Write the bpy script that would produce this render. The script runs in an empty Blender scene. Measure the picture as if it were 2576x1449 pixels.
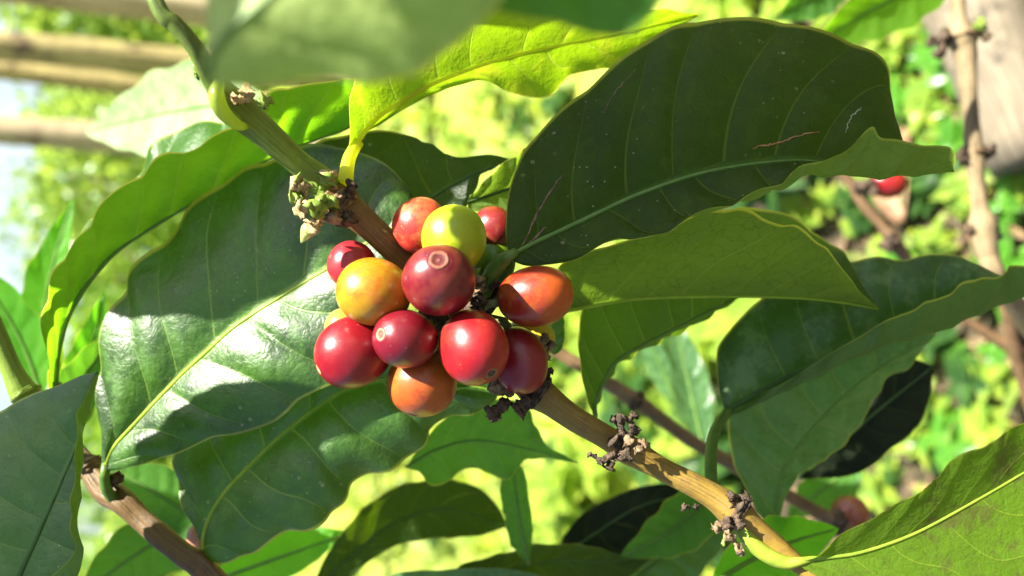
import bpy, math, random
import numpy as np
from mathutils import Vector
random.seed(7)
rng = np.random.default_rng(11)
S = bpy.context.scene
col = S.collection

# ------------------------------------------------------------------ camera, sky, sun, exposure
PITCH = math.radians(25)
CAM = np.array([0.0, 0.0, 0.9])
sp, cp = math.sin(PITCH), math.cos(PITCH)
AX = np.array([0, -sp, -cp])      # picture right: the phone was held on its side, so this points to the ground
AY = np.array([1.0, 0, 0])        # picture up
AZ = np.array([0, -cp, sp])       # towards the viewer
LENS = 28.0
F = LENS / 36 * 2576

cam = bpy.data.cameras.new('camera')
camo = bpy.data.objects.new('camera', cam)
col.objects.link(camo)
from mathutils import Matrix
camo.matrix_world = Matrix(((AX[0], AY[0], AZ[0], CAM[0]), (AX[1], AY[1], AZ[1], CAM[1]), (AX[2], AY[2], AZ[2], CAM[2]), (0, 0, 0, 1)))
cam.lens = LENS; cam.sensor_width = 36
cam.clip_start = 0.005; cam.clip_end = 500
cam.dof.use_dof = True
cam.dof.focus_distance = 0.180
cam.dof.aperture_fstop = 9.5
cam.dof.aperture_blades = 0
S.camera = camo

SUN = np.array([-0.74, 0.50, 0.45])          # towards the sun, camera axes
SUN = SUN / np.linalg.norm(SUN)
SW = SUN[0] * AX + SUN[1] * AY + SUN[2] * AZ
w = bpy.data.worlds.new('World'); S.world = w; w.use_nodes = True
nt = w.node_tree
sky = nt.nodes.new('ShaderNodeTexSky'); sky.sky_type = 'NISHITA'; sky.sun_disc = False
sky.sun_elevation = math.asin(SW[2]); sky.sun_rotation = math.atan2(SW[0], SW[1])
sky.dust_density = 2.0
bg = nt.nodes['Background']; bg.inputs[1].default_value = 0.05
# bright thin cloud low over the horizon
tc = nt.nodes.new('ShaderNodeTexCoord'); sx = nt.nodes.new('ShaderNodeSeparateXYZ'); nt.links.new(tc.outputs['Generated'], sx.inputs[0])
cn = nt.nodes.new('ShaderNodeTexNoise'); cn.inputs['Scale'].default_value = 5.0; cn.inputs['Detail'].default_value = 6; nt.links.new(tc.outputs['Generated'], cn.inputs['Vector'])
m1 = nt.nodes.new('ShaderNodeMapRange'); m1.interpolation_type = 'SMOOTHSTEP'; nt.links.new(sx.outputs[2], m1.inputs[0])
for i_, v_ in enumerate((.10, .40, 1, 0)): m1.inputs[i_ + 1].default_value = v_
m2 = nt.nodes.new('ShaderNodeMapRange'); nt.links.new(cn.outputs[0], m2.inputs[0])
for i_, v_ in enumerate((.35, .60, .35, 1.0)): m2.inputs[i_ + 1].default_value = v_
mm = nt.nodes.new('ShaderNodeMath'); mm.operation = 'MULTIPLY'; nt.links.new(m1.outputs[0], mm.inputs[0]); nt.links.new(m2.outputs[0], mm.inputs[1])
m3 = nt.nodes.new('ShaderNodeMapRange'); m3.interpolation_type = 'SMOOTHSTEP'; nt.links.new(sx.outputs[1], m3.inputs[0])   # the cloud bank stands ahead only
for i_, v_ in enumerate((.45, .80, 0, 1)): m3.inputs[i_ + 1].default_value = v_
m4 = nt.nodes.new('ShaderNodeMath'); m4.operation = 'MULTIPLY'; nt.links.new(mm.outputs[0], m4.inputs[0]); nt.links.new(m3.outputs[0], m4.inputs[1])
mx = nt.nodes.new('ShaderNodeMix'); mx.data_type = 'RGBA'; nt.links.new(m4.outputs[0], mx.inputs[0]); nt.links.new(sky.outputs[0], mx.inputs[6]); mx.inputs[7].default_value = (5.2, 6.0, 6.5, 1)
nt.links.new(mx.outputs[2], bg.inputs[0])
sl = bpy.data.lights.new('sun', 'SUN'); sl.energy = 5.0; sl.angle = math.radians(0.6); sl.color = (1, .95, .84)
so = bpy.data.objects.new('sun', sl); col.objects.link(so)
so.rotation_euler = Vector(SW).to_track_quat('Z', 'Y').to_euler(); so.location = (0, 0, 3)
S.view_settings.view_transform = 'Standard'; S.view_settings.look = 'None'
S.view_settings.exposure = 1.97; S.view_settings.gamma = 1
S.cycles.use_denoising = True
S.cycles.max_bounces = 8; S.cycles.transmission_bounces = 6; S.cycles.transparent_max_bounces = 8
S.cycles.sample_clamp_indirect = 6.0

def P(x, y, d):
    """pixel of the 2576x1449 view and depth in cm -> world metres"""
    d = d / 100
    return CAM + d * ((x - 1288) / F * AX + (724.5 - y) / F * AY - AZ)
def Pa(a):
    a = np.asarray(a, float); d = a[..., 2:3] / 100
    return CAM + d * ((a[..., 0:1] - 1288) / F * AX + (724.5 - a[..., 1:2]) / F * AY - AZ)
def onground(x, y, z=0.0):
    r = (x - 1288) / F * AX + (724.5 - y) / F * AY - AZ
    t = (z - CAM[2]) / r[2]
    return CAM + t * r
def camvec(v):
    v = np.array(v, float); v = v / np.linalg.norm(v)
    return v[0] * AX + v[1] * AY + v[2] * AZ

# ------------------------------------------------------------------ object helpers
def tag(o, label=None, cat=None, group=None, kind=None):
    if label: o['label'] = label
    if cat: o['category'] = cat
    if group: o['group'] = group
    if kind: o['kind'] = kind
    return o
def thing(name, loc, label, cat, group=None):
    o = bpy.data.objects.new(name, None); col.objects.link(o)
    o.location = tuple(loc); o.empty_display_size = .005
    return tag(o, label, cat, group)
def mesh_obj(name, v, f, mat, parent=None, attrs=None, smooth=True, origin=None):
    v = np.asarray(v, float)
    org = np.array(origin) if origin is not None else (np.array(parent.location) if parent and parent.parent is None else np.zeros(3))
    if parent is not None and parent.parent is not None:
        org = np.array(parent.parent.location) + np.array(parent.location)
    me = bpy.data.meshes.new(name)
    me.from_pydata((v - org).tolist(), [], f if isinstance(f, list) else f.tolist())
    me.polygons.foreach_set('use_smooth', [smooth] * len(me.polygons))
    for k, a in (attrs or {}).items():
        at = me.attributes.new(k, 'FLOAT', 'POINT'); at.data.foreach_set('value', np.asarray(a, np.float32).ravel())
    if mat: me.materials.append(mat)
    me.update()
    o = bpy.data.objects.new(name, me); col.objects.link(o)
    if parent is not None: o.parent = parent
    elif origin is not None: o.location = tuple(org)
    return o

# ------------------------------------------------------------------ shader helpers
class NT:
    def __init__(s, name):
        s.m = bpy.data.materials.new(name); s.m.use_nodes = True; s.t = s.m.node_tree; s.t.nodes.clear()
    def n(s, typ, **kw):
        nd = s.t.nodes.new(typ)
        for k, v in kw.items():
            if k.startswith('i_'):
                key = k[2:]; key = int(key) if key.isdigit() else key.replace('_', ' ')
                s.put(nd.inputs[key], v)
            else: setattr(nd, k, v)
        return nd
    def put(s, inp, v):
        if isinstance(v, bpy.types.NodeSocket): s.t.links.new(v, inp)
        elif isinstance(v, tuple) and len(v) == 3 and inp.type == 'RGBA': inp.default_value = (*v, 1)
        else: inp.default_value = v
    def math(s, op, a, b=0.0, c=0.0, clamp=False):
        nd = s.t.nodes.new('ShaderNodeMath'); nd.operation = op; nd.use_clamp = clamp
        s.put(nd.inputs[0], a); s.put(nd.inputs[1], b); s.put(nd.inputs[2], c); return nd.outputs[0]
    def ramp(s, x, a, b, lo=0.0, hi=1.0):
        nd = s.t.nodes.new('ShaderNodeMapRange'); nd.interpolation_type = 'SMOOTHSTEP'
        for i, v in enumerate((x, a, b, lo, hi)): s.put(nd.inputs[i], v)
        return nd.outputs[0]
    def mix(s, f, a, b):
        nd = s.t.nodes.new('ShaderNodeMix'); nd.data_type = 'RGBA'
        s.put(nd.inputs[0], f); s.put(nd.inputs[6], a); s.put(nd.inputs[7], b); return nd.outputs[2]
    def attr(s, name):
        return s.n('ShaderNodeAttribute', attribute_name=name).outputs['Fac']
    def noise(s, vec, scale, detail=3.0, rough=.55):
        nd = s.t.nodes.new('ShaderNodeTexNoise'); s.put(nd.inputs['Vector'], vec)
        nd.inputs['Scale'].default_value = scale; nd.inputs['Detail'].default_value = detail; nd.inputs['Roughness'].default_value = rough
        return nd.outputs[0]
    def vor(s, vec, scale, feature='F1', rnd=1.0):
        nd = s.t.nodes.new('ShaderNodeTexVoronoi'); nd.feature = feature
        s.put(nd.inputs['Vector'], vec); nd.inputs['Scale'].default_value = scale; nd.inputs['Randomness'].default_value = rnd
        return nd
    def coord(s, off=0.0):
        c = s.n('ShaderNodeTexCoord').outputs['Object']
        if not off: return c
        nd = s.t.nodes.new('ShaderNodeVectorMath'); nd.operation = 'ADD'; s.put(nd.inputs[0], c); nd.inputs[1].default_value = (off, off * .7, -off)
        return nd.outputs[0]
    def bump(s, h, strength, dist, normal=None):
        nd = s.n('ShaderNodeBump'); nd.inputs['Strength'].default_value = strength; nd.inputs['Distance'].default_value = dist
        s.put(nd.inputs['Height'], h)
        if normal is not None: s.put(nd.inputs['Normal'], normal)
        return nd.outputs[0]
    def out(s, sh):
        o = s.n('ShaderNodeOutputMaterial'); s.t.links.new(sh, o.inputs[0]); return s.m

def leaf_mat(name, top=(.012, .045, .010), top2=(.030, .085, .014), under=(.10, .19, .035), trans=(.22, .48, .02), tf=.38,
             vein=(.20, .34, .05), rough=.33, blotch=0.0, blotch_col=(.30, .16, .03), specks=.5, off=0.0, ret=.35, veinw=.026, spec=.36, mott=0.0, bumpy=.75):
    s = NT(name)
    c = s.coord(off)
    v = s.math('ABSOLUTE', s.attr('v')); q = s.attr('q')
    fr = s.math('ABSOLUTE', s.math('SUBTRACT', s.math('FRACT', q), .5))
    wid = s.math('MULTIPLY', s.math('SUBTRACT', 1.35, v), veinw)
    vm = s.math('MULTIPLY', s.ramp(fr, s.math('MULTIPLY', wid, .35), wid, 1.0, 0.0), s.ramp(v, .80, .97, 1.0, 0.0))
    midm = s.ramp(v, .012, .05, 1.0, 0.0)
    edge = s.ramp(v, .962, .985)
    n1 = s.noise(c, 55.0, 4.0, .6); n2 = s.noise(c, 350.0, 4.0, .6); n3 = s.noise(c, 160, 2)
    # fine net of veins
    wv = s.t.nodes.new('ShaderNodeVectorMath'); wv.operation = 'MULTIPLY_ADD'
    nz = s.t.nodes.new('ShaderNodeTexNoise'); s.put(nz.inputs['Vector'], c); nz.inputs['Scale'].default_value = 260
    s.put(wv.inputs[0], nz.outputs['Color']); wv.inputs[1].default_value = (.0035,) * 3; s.put(wv.inputs[2], c)
    ve = s.vor(wv.outputs[0], 230.0, 'DISTANCE_TO_EDGE').outputs['Distance']
    net = s.ramp(ve, .0, .05, 1.0, 0.0)
    ve2 = s.vor(wv.outputs[0], 700.0, 'DISTANCE_TO_EDGE').outputs['Distance']
    topc = s.mix(s.ramp(n1, .38, .62), top, top2)
    n4 = s.noise(c, 150.0, 6, .72)
    topc = s.mix(s.math('MULTIPLY', s.ramp(n4, .50, .66), .45), topc, tuple(x * 1.8 + .004 for x in top2))
    topc = s.mix(s.math('MULTIPLY', s.ramp(n4, .36, .46, 1, 0), .5), topc, tuple(x * .5 for x in top))
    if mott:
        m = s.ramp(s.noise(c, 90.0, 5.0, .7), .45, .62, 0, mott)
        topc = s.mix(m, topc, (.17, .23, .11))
    topc = s.mix(s.math('MULTIPLY', s.ramp(n2, .55, .75), .25), topc, tuple(x * 1.9 for x in top2))
    topc = s.mix(s.math('MULTIPLY', net, .10), topc, (.008, .025, .006))
    unc = s.mix(s.ramp(n1, .3, .7), under, tuple(x * 1.35 for x in under))
    unc = s.mix(s.math('MULTIPLY', net, ret * .6), unc, tuple(x * .45 for x in under))
    back = s.n('ShaderNodeNewGeometry').outputs['Backfacing']
    base = s.mix(back, topc, unc)
    vf = s.math('MAXIMUM', s.math('MULTIPLY', vm, .36), midm)
    base = s.mix(vf, base, vein)
    base = s.mix(s.math('MULTIPLY', edge, s.ramp(n1, .35, .6, .15, .6)), base, (.30, .38, .05))
    tr = s.mix(s.ramp(n1, .3, .7), trans, tuple(x * .72 for x in trans))
    tr = s.mix(s.math('MULTIPLY', net, .12 + ret * .35), tr, tuple(x * .45 for x in trans))
    tr = s.mix(s.math('MULTIPLY', vm, .45), tr, (.50, .60, .08))
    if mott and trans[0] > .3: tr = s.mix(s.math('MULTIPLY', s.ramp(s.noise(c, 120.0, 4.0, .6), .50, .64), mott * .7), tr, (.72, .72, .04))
    tr = s.mix(edge, tr, (.85, .80, .10))
    # damage: brown spots, pale dust
    if blotch:
        bm = s.math('MULTIPLY', s.ramp(s.noise(c, 75.0, 6.0, .75), .72 - .14 * blotch, .80 - .10 * blotch), .85)
        base = s.mix(bm, base, blotch_col); tr = s.mix(bm, tr, tuple(x * 1.4 for x in blotch_col))
    sd = s.vor(c, 330.0)
    sp_ = s.math('MULTIPLY', s.ramp(sd.outputs['Distance'], .10, .22, 1, 0), s.ramp(s.noise(c, 38.0, 3.0), .56, .66))
    sp_ = s.math('MULTIPLY', sp_, specks)
    sd2 = s.vor(c, 900.0); cl = s.n('ShaderNodeSeparateColor'); s.put(cl.inputs[0], sd2.outputs['Color'])
    dust = s.math('MULTIPLY', s.math('MULTIPLY', s.ramp(sd2.outputs['Distance'], .12, .26, 1, 0), s.math('GREATER_THAN', cl.outputs[0], .93)), specks)
    dust = s.math('MULTIPLY', dust, s.ramp(s.noise(c, 30.0, 3.0), .40, .62))
    sk = s.math('MAXIMUM', s.math('MULTIPLY', sp_, .7), dust)
    base = s.mix(sk, base, s.mix(back, (.36, .33, .20), (.035, .035, .010)))
    h = s.math('ADD', s.math('MULTIPLY', n2, .5), s.math('MULTIPLY', s.ramp(ve2, 0, .25), .28))
    h = s.math('ADD', h, s.math('MULTIPLY', s.ramp(ve, 0, .22), .3))
    h = s.math('SUBTRACT', h, s.math('MULTIPLY', vm, 1.1))
    h = s.math('ADD', h, s.math('MULTIPLY', n3, .8))
    nm = s.bump(s.noise(c, 95.0, 4, .6), .5 * bumpy, .0016)
    nm = s.bump(h, .55 * bumpy, .00028, nm)
    pr = s.n('ShaderNodeBsdfPrincipled', i_Base_Color=base)
    s.put(pr.inputs['Roughness'], s.math('ADD', s.math('ADD', s.math('ADD', s.math('MULTIPLY', n2, .16), s.ramp(n4, .35, .65, -.07, .10)), rough - .10), s.math('MULTIPLY', back, .18)))
    pr.inputs['Specular IOR Level'].default_value = spec
    s.put(pr.inputs['Normal'], nm)
    tl = s.n('ShaderNodeBsdfTranslucent'); s.put(tl.inputs['Color'], tr); s.put(tl.inputs['Normal'], nm)
    ms = s.n('ShaderNodeMixShader'); ms.inputs[0].default_value = tf
    s.t.links.new(pr.outputs[0], ms.inputs[1]); s.t.links.new(tl.outputs[0], ms.inputs[2])
    return s.out(ms.outputs[0])

def rib_mat(name, c1, c2, tf=.25, rough=.4):
    s = NT(name); c = s.coord()
    b = s.mix(s.ramp(s.noise(c, 300, 3), .3, .7), c1, c2)
    pr = s.n('ShaderNodeBsdfPrincipled', i_Base_Color=b, i_Roughness=rough)
    s.put(pr.inputs['Normal'], s.bump(s.noise(c, 1500, 2), .3, .0002))
    tl = s.n('ShaderNodeBsdfTranslucent', i_Color=tuple(min(1, x * 1.7) for x in c2))
    ms = s.n('ShaderNodeMixShader'); ms.inputs[0].default_value = tf
    s.t.links.new(pr.outputs[0], ms.inputs[1]); s.t.links.new(tl.outputs[0], ms.inputs[2])
    return s.out(ms.outputs[0])

def bark_mat(name, c1, c2, c3, scale=1.0, rough=.7, spots=.5):
    """c1, c2: the two barks, c3: scars and cracks; attribute u runs along the stem, w around it"""
    s = NT(name); c = s.coord()
    u = s.attr('u'); wv = s.attr('w')
    cv = s.n('ShaderNodeCombineXYZ'); s.put(cv.inputs[0], s.math('MULTIPLY', u, 60.0 * scale)); s.put(cv.inputs[1], s.math('MULTIPLY', wv, 5.0))
    st = s.noise(cv.outputs[0], 2.2, 5, .65)
    n = s.noise(c, 260 * scale, 4, .65)
    b = s.mix(s.ramp(st, .25, .75), c1, c2)
    b = s.mix(s.math('MULTIPLY', s.ramp(s.noise(c, 70 * scale, 5, .7), .52, .66), .55), b, tuple(x * 1.25 for x in c2))
    b = s.mix(s.math('MULTIPLY', s.ramp(s.noise(c, 22 * scale, 3), .5, .62), .7), b, tuple(x * .62 for x in c1))
    b = s.mix(s.math('MULTIPLY', s.ramp(n, .52, .70), spots), b, c3)
    cv2 = s.n('ShaderNodeCombineXYZ'); s.put(cv2.inputs[0], s.math('MULTIPLY', u, 14.0 * scale)); s.put(cv2.inputs[1], s.math('MULTIPLY', wv, 7.0)); cv2.inputs[2].default_value = 3
    crack = s.ramp(s.math('ABSOLUTE', s.math('SUBTRACT', s.noise(cv2.outputs[0], 1.6, 3), .5)), .0, .03, 1, 0)
    b = s.mix(s.math('MULTIPLY', crack, .35 * spots), b, tuple(x * .5 for x in c3))
    pr = s.n('ShaderNodeBsdfPrincipled', i_Base_Color=b, i_Roughness=rough)
    h = s.math('SUBTRACT', s.math('ADD', s.math('MULTIPLY', n, .9), s.math('MULTIPLY', st, .45)), s.math('MULTIPLY', crack, .35))
    s.put(pr.inputs['Normal'], s.bump(h, .9, .00035 / scale))
    return s.out(pr.outputs[0])

def simple_mat(name, c1, c2, scale=200.0, rough=.6, bump=.4, bd=.0004, tf=0.0, trans=None, spec=.5):
    s = NT(name); c = s.coord()
    n = s.noise(c, scale, 4, .6)
    b = s.mix(s.ramp(n, .35, .65), c1, c2)
    pr = s.n('ShaderNodeBsdfPrincipled', i_Base_Color=b, i_Roughness=rough)
    pr.inputs['Specular IOR Level'].default_value = spec
    s.put(pr.inputs['Normal'], s.bump(s.noise(c, scale * 3, 3), bump, bd))
    sh = pr.outputs[0]
    if tf:
        tl = s.n('ShaderNodeBsdfTranslucent', i_Color=trans)
        ms = s.n('ShaderNodeMixShader'); ms.inputs[0].default_value = tf
        s.t.links.new(sh, ms.inputs[1]); s.t.links.new(tl.outputs[0], ms.inputs[2]); sh = ms.outputs[0]
    return s.out(sh)

# ------------------------------------------------------------------ leaf builder
def catmull(p, t):
    """p: n x k control rows, t in 0..1 by index"""
    p = np.asarray(p, float); n = len(p)
    x = np.clip(np.asarray(t) * (n - 1), 0, n - 1 - 1e-9); i = np.floor(x).astype(int); f = (x - i)[:, None]
    pp = np.vstack([2 * p[0] - p[1], p, 2 * p[-1] - p[-2]])
    a, b, c, d = pp[i], pp[i + 1], pp[i + 2], pp[i + 3]
    return .5 * ((2 * b) + (-a + c) * f + (2 * a - 5 * b + 4 * c - d) * f ** 2 + (-a + 3 * b - 3 * c + d) * f ** 3)
def curve(pts, dep, nu, arc=True):
    """pixel points with depths spread over them -> nu world points, evenly spaced along the curve"""
    pts = np.array(pts, float)
    dd = np.interp(np.linspace(0, 1, len(pts)), np.linspace(0, 1, len(dep)), dep)
    W = Pa(np.column_stack([pts, dd]))
    fine = catmull(W, np.linspace(0, 1, 600))
    if not arc: return catmull(W, np.linspace(0, 1, nu))
    L = np.concatenate([[0], np.cumsum(np.linalg.norm(np.diff(fine, axis=0), axis=1))]); L /= L[-1]
    t = np.interp(np.linspace(0, 1, nu), L, np.linspace(0, 1, 600))
    return np.column_stack([np.interp(t, np.linspace(0, 1, 600), fine[:, k]) for k in range(3)])
def tube(pts, rad, ns=12, flat=1.0, bumpf=None, caps=True):
    pts = np.asarray(pts); n = len(pts); rad = np.broadcast_to(rad, (n,))
    T = np.gradient(pts, axis=0); T /= np.linalg.norm(T, axis=1)[:, None] + 1e-12
    ref = AZ if abs(T[0] @ AZ) < .9 else AY
    V = []; u = []; ww = []
    L = np.concatenate([[0], np.cumsum(np.linalg.norm(np.diff(pts, axis=0), axis=1))])
    N = ref
    for i in range(n):
        N = N - (N @ T[i]) * T[i]; N = N / np.linalg.norm(N); B = np.cross(T[i], N)
        for k in range(ns):
            a = 2 * math.pi * k / ns
            r = rad[i] * (bumpf(L[i], a) if bumpf else 1)
            V.append(pts[i] + r * (math.cos(a) * N * flat + math.sin(a) * B)); u.append(L[i]); ww.append(abs(a - math.pi) / math.pi)
    Fc = [[i * ns + k, i * ns + (k + 1) % ns, (i + 1) * ns + (k + 1) % ns, (i + 1) * ns + k] for i in range(n - 1) for k in range(ns)]
    if caps: Fc += [list(range(ns))[::-1], [(n - 1) * ns + k for k in range(ns)]]
    return np.array(V), Fc, {'u': u, 'w': ww}

RIB_Y = rib_mat('midrib_yellow_green', (.30, .44, .03), (.40, .52, .05), tf=.35)
RIB_P = rib_mat('midrib_pale_green', (.10, .22, .03), (.16, .28, .05))
RIB_D = rib_mat('midrib_dull', (.05, .12, .02), (.08, .16, .03))
PET = rib_mat('petiole_green', (.07, .15, .02), (.12, .22, .035), rough=.45)
PET_Y = rib_mat('petiole_yellow', (.42, .50, .03), (.58, .60, .05), tf=.5, rough=.45)

def leaf(label, mat, mid, s1, s2, face='top', nu=150, nv=26, nveins=8, sweep=.9, quilt=.45, ruff=.4, rib=RIB_Y, ribr=.55, pet=None, petr=(1.0, .8), petmat=None,
         arch=(0, 0), seed=0, group=None, cat='coffee leaf', wob=.10, scars=()):
    """mid, s1, s2: (pixels, depths) curves; s1/s2 are lists of guide curves from the midrib outwards, the last the margin"""
    r = np.random.default_rng(seed + 100)
    M = curve(*mid, nu)
    root = thing('coffee_leaf', M[0], label, cat, group)
    u = np.linspace(0, 1, nu)
    cols = []; vs = []
    for side, gs, ar in ((-1, s1, arch[0]), (1, s2, arch[1])):
        G = np.stack([M] + [curve(*g, nu) for g in gs])              # guides x nu x 3
        t = np.linspace(0, 1, nv + 1)
        t = t ** .9
        Sd = np.stack([catmull(G[:, i, :], t) for i in range(nu)], 1)   # nv+1 x nu x 3
        if ar:
            view = (CAM - Sd); view /= np.linalg.norm(view, axis=2)[..., None]
            Sd = Sd + view * (ar / 100 * np.sin(np.pi * t) [:, None, None]) * np.sin(np.pi * np.clip(u, .02, .98))[None, :, None] ** .6
        if side < 0: cols.append(Sd[::-1]); vs.append(-t[::-1])
        else: cols.append(Sd[1:]); vs.append(t[1:])
    X = np.concatenate(cols, 0); v = np.concatenate(vs); nvt = len(v)
    U = np.broadcast_to(u, (nvt, nu)); V = np.broadcast_to(v[:, None], (nvt, nu))
    w1, w2, w3 = r.uniform(0, 6.28, 3)
    q = (U * nveins * 1.08 - sweep * np.abs(V) ** 1.15) + np.where(V < 0, .0, .42) + wob * np.sin(U * 23 + w1 + 2 * V) + .6 * wob * np.sin(U * 41 + w2 - 3 * np.abs(V)) + wob * .8 * np.sin(5 * V + w3) * np.abs(V)
    Tu = np.gradient(X, axis=1); Tv = np.gradient(X, axis=0)
    Nn = np.cross(Tu, Tv); Nn /= np.linalg.norm(Nn, axis=2)[..., None] + 1e-12
    mi = nv // 2
    half = Nn[nv - 8:nv - 2, nu // 4: 3 * nu // 4].mean((0, 1))
    toward = CAM - X[nv - 4, nu // 2]
    flip = (half @ toward < 0) != (face == 'under')
    if flip: Nn = -Nn
    fr = np.abs(q - np.floor(q) - .5) * 2                              # 0 on a vein, 1 between
    env = np.clip(np.abs(V) * 6, 0, 1) * np.sin(np.pi * np.clip(U, 0, 1)) ** .5
    pil = (np.sin(fr * np.pi / 2) ** .7 - .6) * env * (1 - .6 * np.abs(V) ** 3)
    X = X + Nn * (quilt / 1000 * pil)[..., None]
    wave = np.sin(2 * np.pi * q + 1.2) * np.abs(V) ** 3 * np.sin(np.pi * U) ** .5 + .5 * np.sin(U * 47 + w2) * np.abs(V) ** 6
    X = X + Nn * (ruff / 1000 * wave)[..., None]
    # small irregularities of the margin itself
    idx = np.arange(nvt * nu).reshape(nvt, nu)
    a, b, c, d = idx[:-1, :-1].ravel(), idx[:-1, 1:].ravel(), idx[1:, 1:].ravel(), idx[1:, :-1].ravel()
    Fc = np.column_stack([a, b, c, d]) if not flip else np.column_stack([a, d, c, b])
    # winding above must agree with Nn = top side
    mesh_obj('blade', X.reshape(-1, 3), Fc, mat, root, {'u': U.ravel(), 'v': V.ravel(), 'q': q.ravel()})
    for k_, (sc, sr, sm) in enumerate(scars):
        sc = catmull(np.array(sc, float), np.linspace(0, 1, 26)) + np.column_stack([r.normal(0, .0012, 26), r.normal(0, .003, 26)])
        ii = np.clip(np.interp(sc[:, 1], v, np.arange(nvt)), 0, nvt - 1.001); jj = np.clip(sc[:, 0] * (nu - 1), 0, nu - 1.001)
        i0, j0 = ii.astype(int), jj.astype(int); a_, b_ = (ii - i0)[:, None], (jj - j0)[:, None]
        pp = (X[i0, j0] * (1 - a_) * (1 - b_) + X[i0 + 1, j0] * a_ * (1 - b_) + X[i0, j0 + 1] * (1 - a_) * b_ + X[i0 + 1, j0 + 1] * a_ * b_)
        Vv, Ff, at = tube(pp, sr / 1000 * (.35 + .65 * np.sin(np.linspace(.1, 3.0, 26))) * r.uniform(.6, 1.3, 26), 6); mesh_obj('scar', Vv, Ff, sm, root)
    Mm = X[nv]
    if rib:
        rr = ribr / 1000 * (1 - .8 * u[::2]) + .00008
        Vv, Ff, at = tube(Mm[::2], rr, 8)
        mesh_obj('midrib', Vv, Ff, rib, root)
    if pet:
        Pp = curve(pet[0], pet[1], 24)
        Pp = np.vstack([Pp, M[0:1] * .0 + M[3:4]])
        Vv, Ff, at = tube(Pp, np.linspace(petr[0], petr[1], len(Pp)) / 1000, 12)
        mesh_obj('petiole', Vv, Ff, petmat or PET, root)
    return root

# flat-outline leaf from base and tip, for the blurred leaves
def shape_leaf(label, mat, base, tip, width, bend=0.0, cup=0.3, roll=0.0, droop=0.0, face='top', nu=60, nv=10, group=None, seed=0, pet=0.0, rib=RIB_P, petmat=None, **kw):
    """base, tip: (px, py, depth cm); width: full width in cm; bend: sideways bow (cm); roll: tilt about the midrib (radians); droop: bow away in depth (cm)"""
    A = P(*base); B = P(*tip); L = np.linalg.norm(B - A); T = (B - A) / L
    view = CAM - (A + B) / 2; view /= np.linalg.norm(view)
    side = np.cross(T, view); side /= np.linalg.norm(side); nor = np.cross(side, T)
    sd = math.cos(roll) * side + math.sin(roll) * nor; nr = np.cross(sd, T)
    r = np.random.default_rng(seed)
    u = np.linspace(0, 1, nu)
    w_ = np.clip(np.sin(np.pi * u ** .85), 0, 1) ** .75 * (1 - .35 * u ** 3) * width / 200
    w_ = w_ * (1 + .05 * np.sin(u * 31 + r.uniform(0, 6))); w_[-1] = 0; w_[0] = .0004
    M = A + np.outer(u, T) * L + np.outer(np.sin(np.pi * u) * bend / 100, side) + np.outer(np.sin(np.pi * u * .9) * droop / 100, nr)
    root = thing('coffee_leaf', A, label, 'coffee leaf', group)
    t = np.concatenate([-np.linspace(1, 0, nv + 1) ** .9, np.linspace(0, 1, nv + 1)[1:] ** .9])
    U, V = np.meshgrid(u, t)
    X = M[None] + (V * w_[None])[..., None] * sd + (cup / 1 * np.abs(V) ** 1.5 * w_[None])[..., None] * nr
    q = U * 8 - .9 * np.abs(V) ** 1.15 + np.where(V < 0, 0, .42) + .1 * np.sin(U * 23 + r.uniform(0, 6))
    fr = np.abs(q - np.floor(q) - .5) * 2
    X = X + ((np.sin(fr * np.pi / 2) ** .7 - .6) * .0006 * np.clip(np.abs(V) * 5, 0, 1) * (1 - V ** 4) * np.sin(np.pi * U) ** .5)[..., None] * nr
    X = X + (np.sin(2 * np.pi * q * .5 + 1.2) * np.abs(V) ** 2 * .0006 * np.sin(np.pi * U) ** .5)[..., None] * nr
    idx = np.arange(U.size).reshape(U.shape)
    a, b, c, d = idx[:-1, :-1].ravel(), idx[:-1, 1:].ravel(), idx[1:, 1:].ravel(), idx[1:, :-1].ravel()
    Fc = np.column_stack([a, b, c, d])
    n0 = np.cross(X[0, 30] - X[0, 29], X[1, 30] - X[0, 30])
    want = view if face == 'top' else -view
    if (n0 @ want) < 0: Fc = Fc[:, ::-1]
    mesh_obj('blade', X.reshape(-1, 3), Fc, mat, root, {'u': U.ravel(), 'v': V.ravel(), 'q': q.ravel()})
    if rib:
        Vv, Ff, at = tube(X[nv][::3], .0007 * (1 - .8 * u[::3]) + .0001, 6)
        mesh_obj('midrib', Vv, Ff, rib, root)
    if pet:
        e = A - T * pet / 100
        Vv, Ff, at = tube(np.linspace(e, A, 4), np.linspace(.0011, .0008, 4), 8)
        mesh_obj('petiole', Vv, Ff, petmat or PET, root)
    return root

# ------------------------------------------------------------------ ground, grass, far things
def ground_mat():
    s = NT('lawn_soil'); c = s.coord()
    n = s.noise(c, 2.2, 5, .6); n2 = s.noise(c, 14, 5, .65); n3 = s.noise(c, 60, 4)
    soil = s.mix(s.ramp(n3, .35, .7), (.02, .016, .008), (.10, .075, .035))
    gr = s.mix(s.ramp(n2, .35, .65), (.15, .23, .04), (.46, .50, .06))
    sy = s.n('ShaderNodeSeparateXYZ'); s.put(sy.inputs[0], c)
    far = s.ramp(sy.outputs[1], 1.0, 1.6, -.16, .16)
    b = s.mix(s.ramp(s.math('ADD', s.math('ADD', s.math('MULTIPLY', n, .5), s.math('MULTIPLY', n2, .5)), far), .42, .52), soil, gr)
    pr = s.n('ShaderNodeBsdfPrincipled', i_Base_Color=b, i_Roughness=.9)
    s.put(pr.inputs['Normal'], s.bump(s.math('ADD', n2, n3), 1.0, .02))
    return s.out(pr.outputs[0])
g = 60.0
N_ = 60
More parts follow.
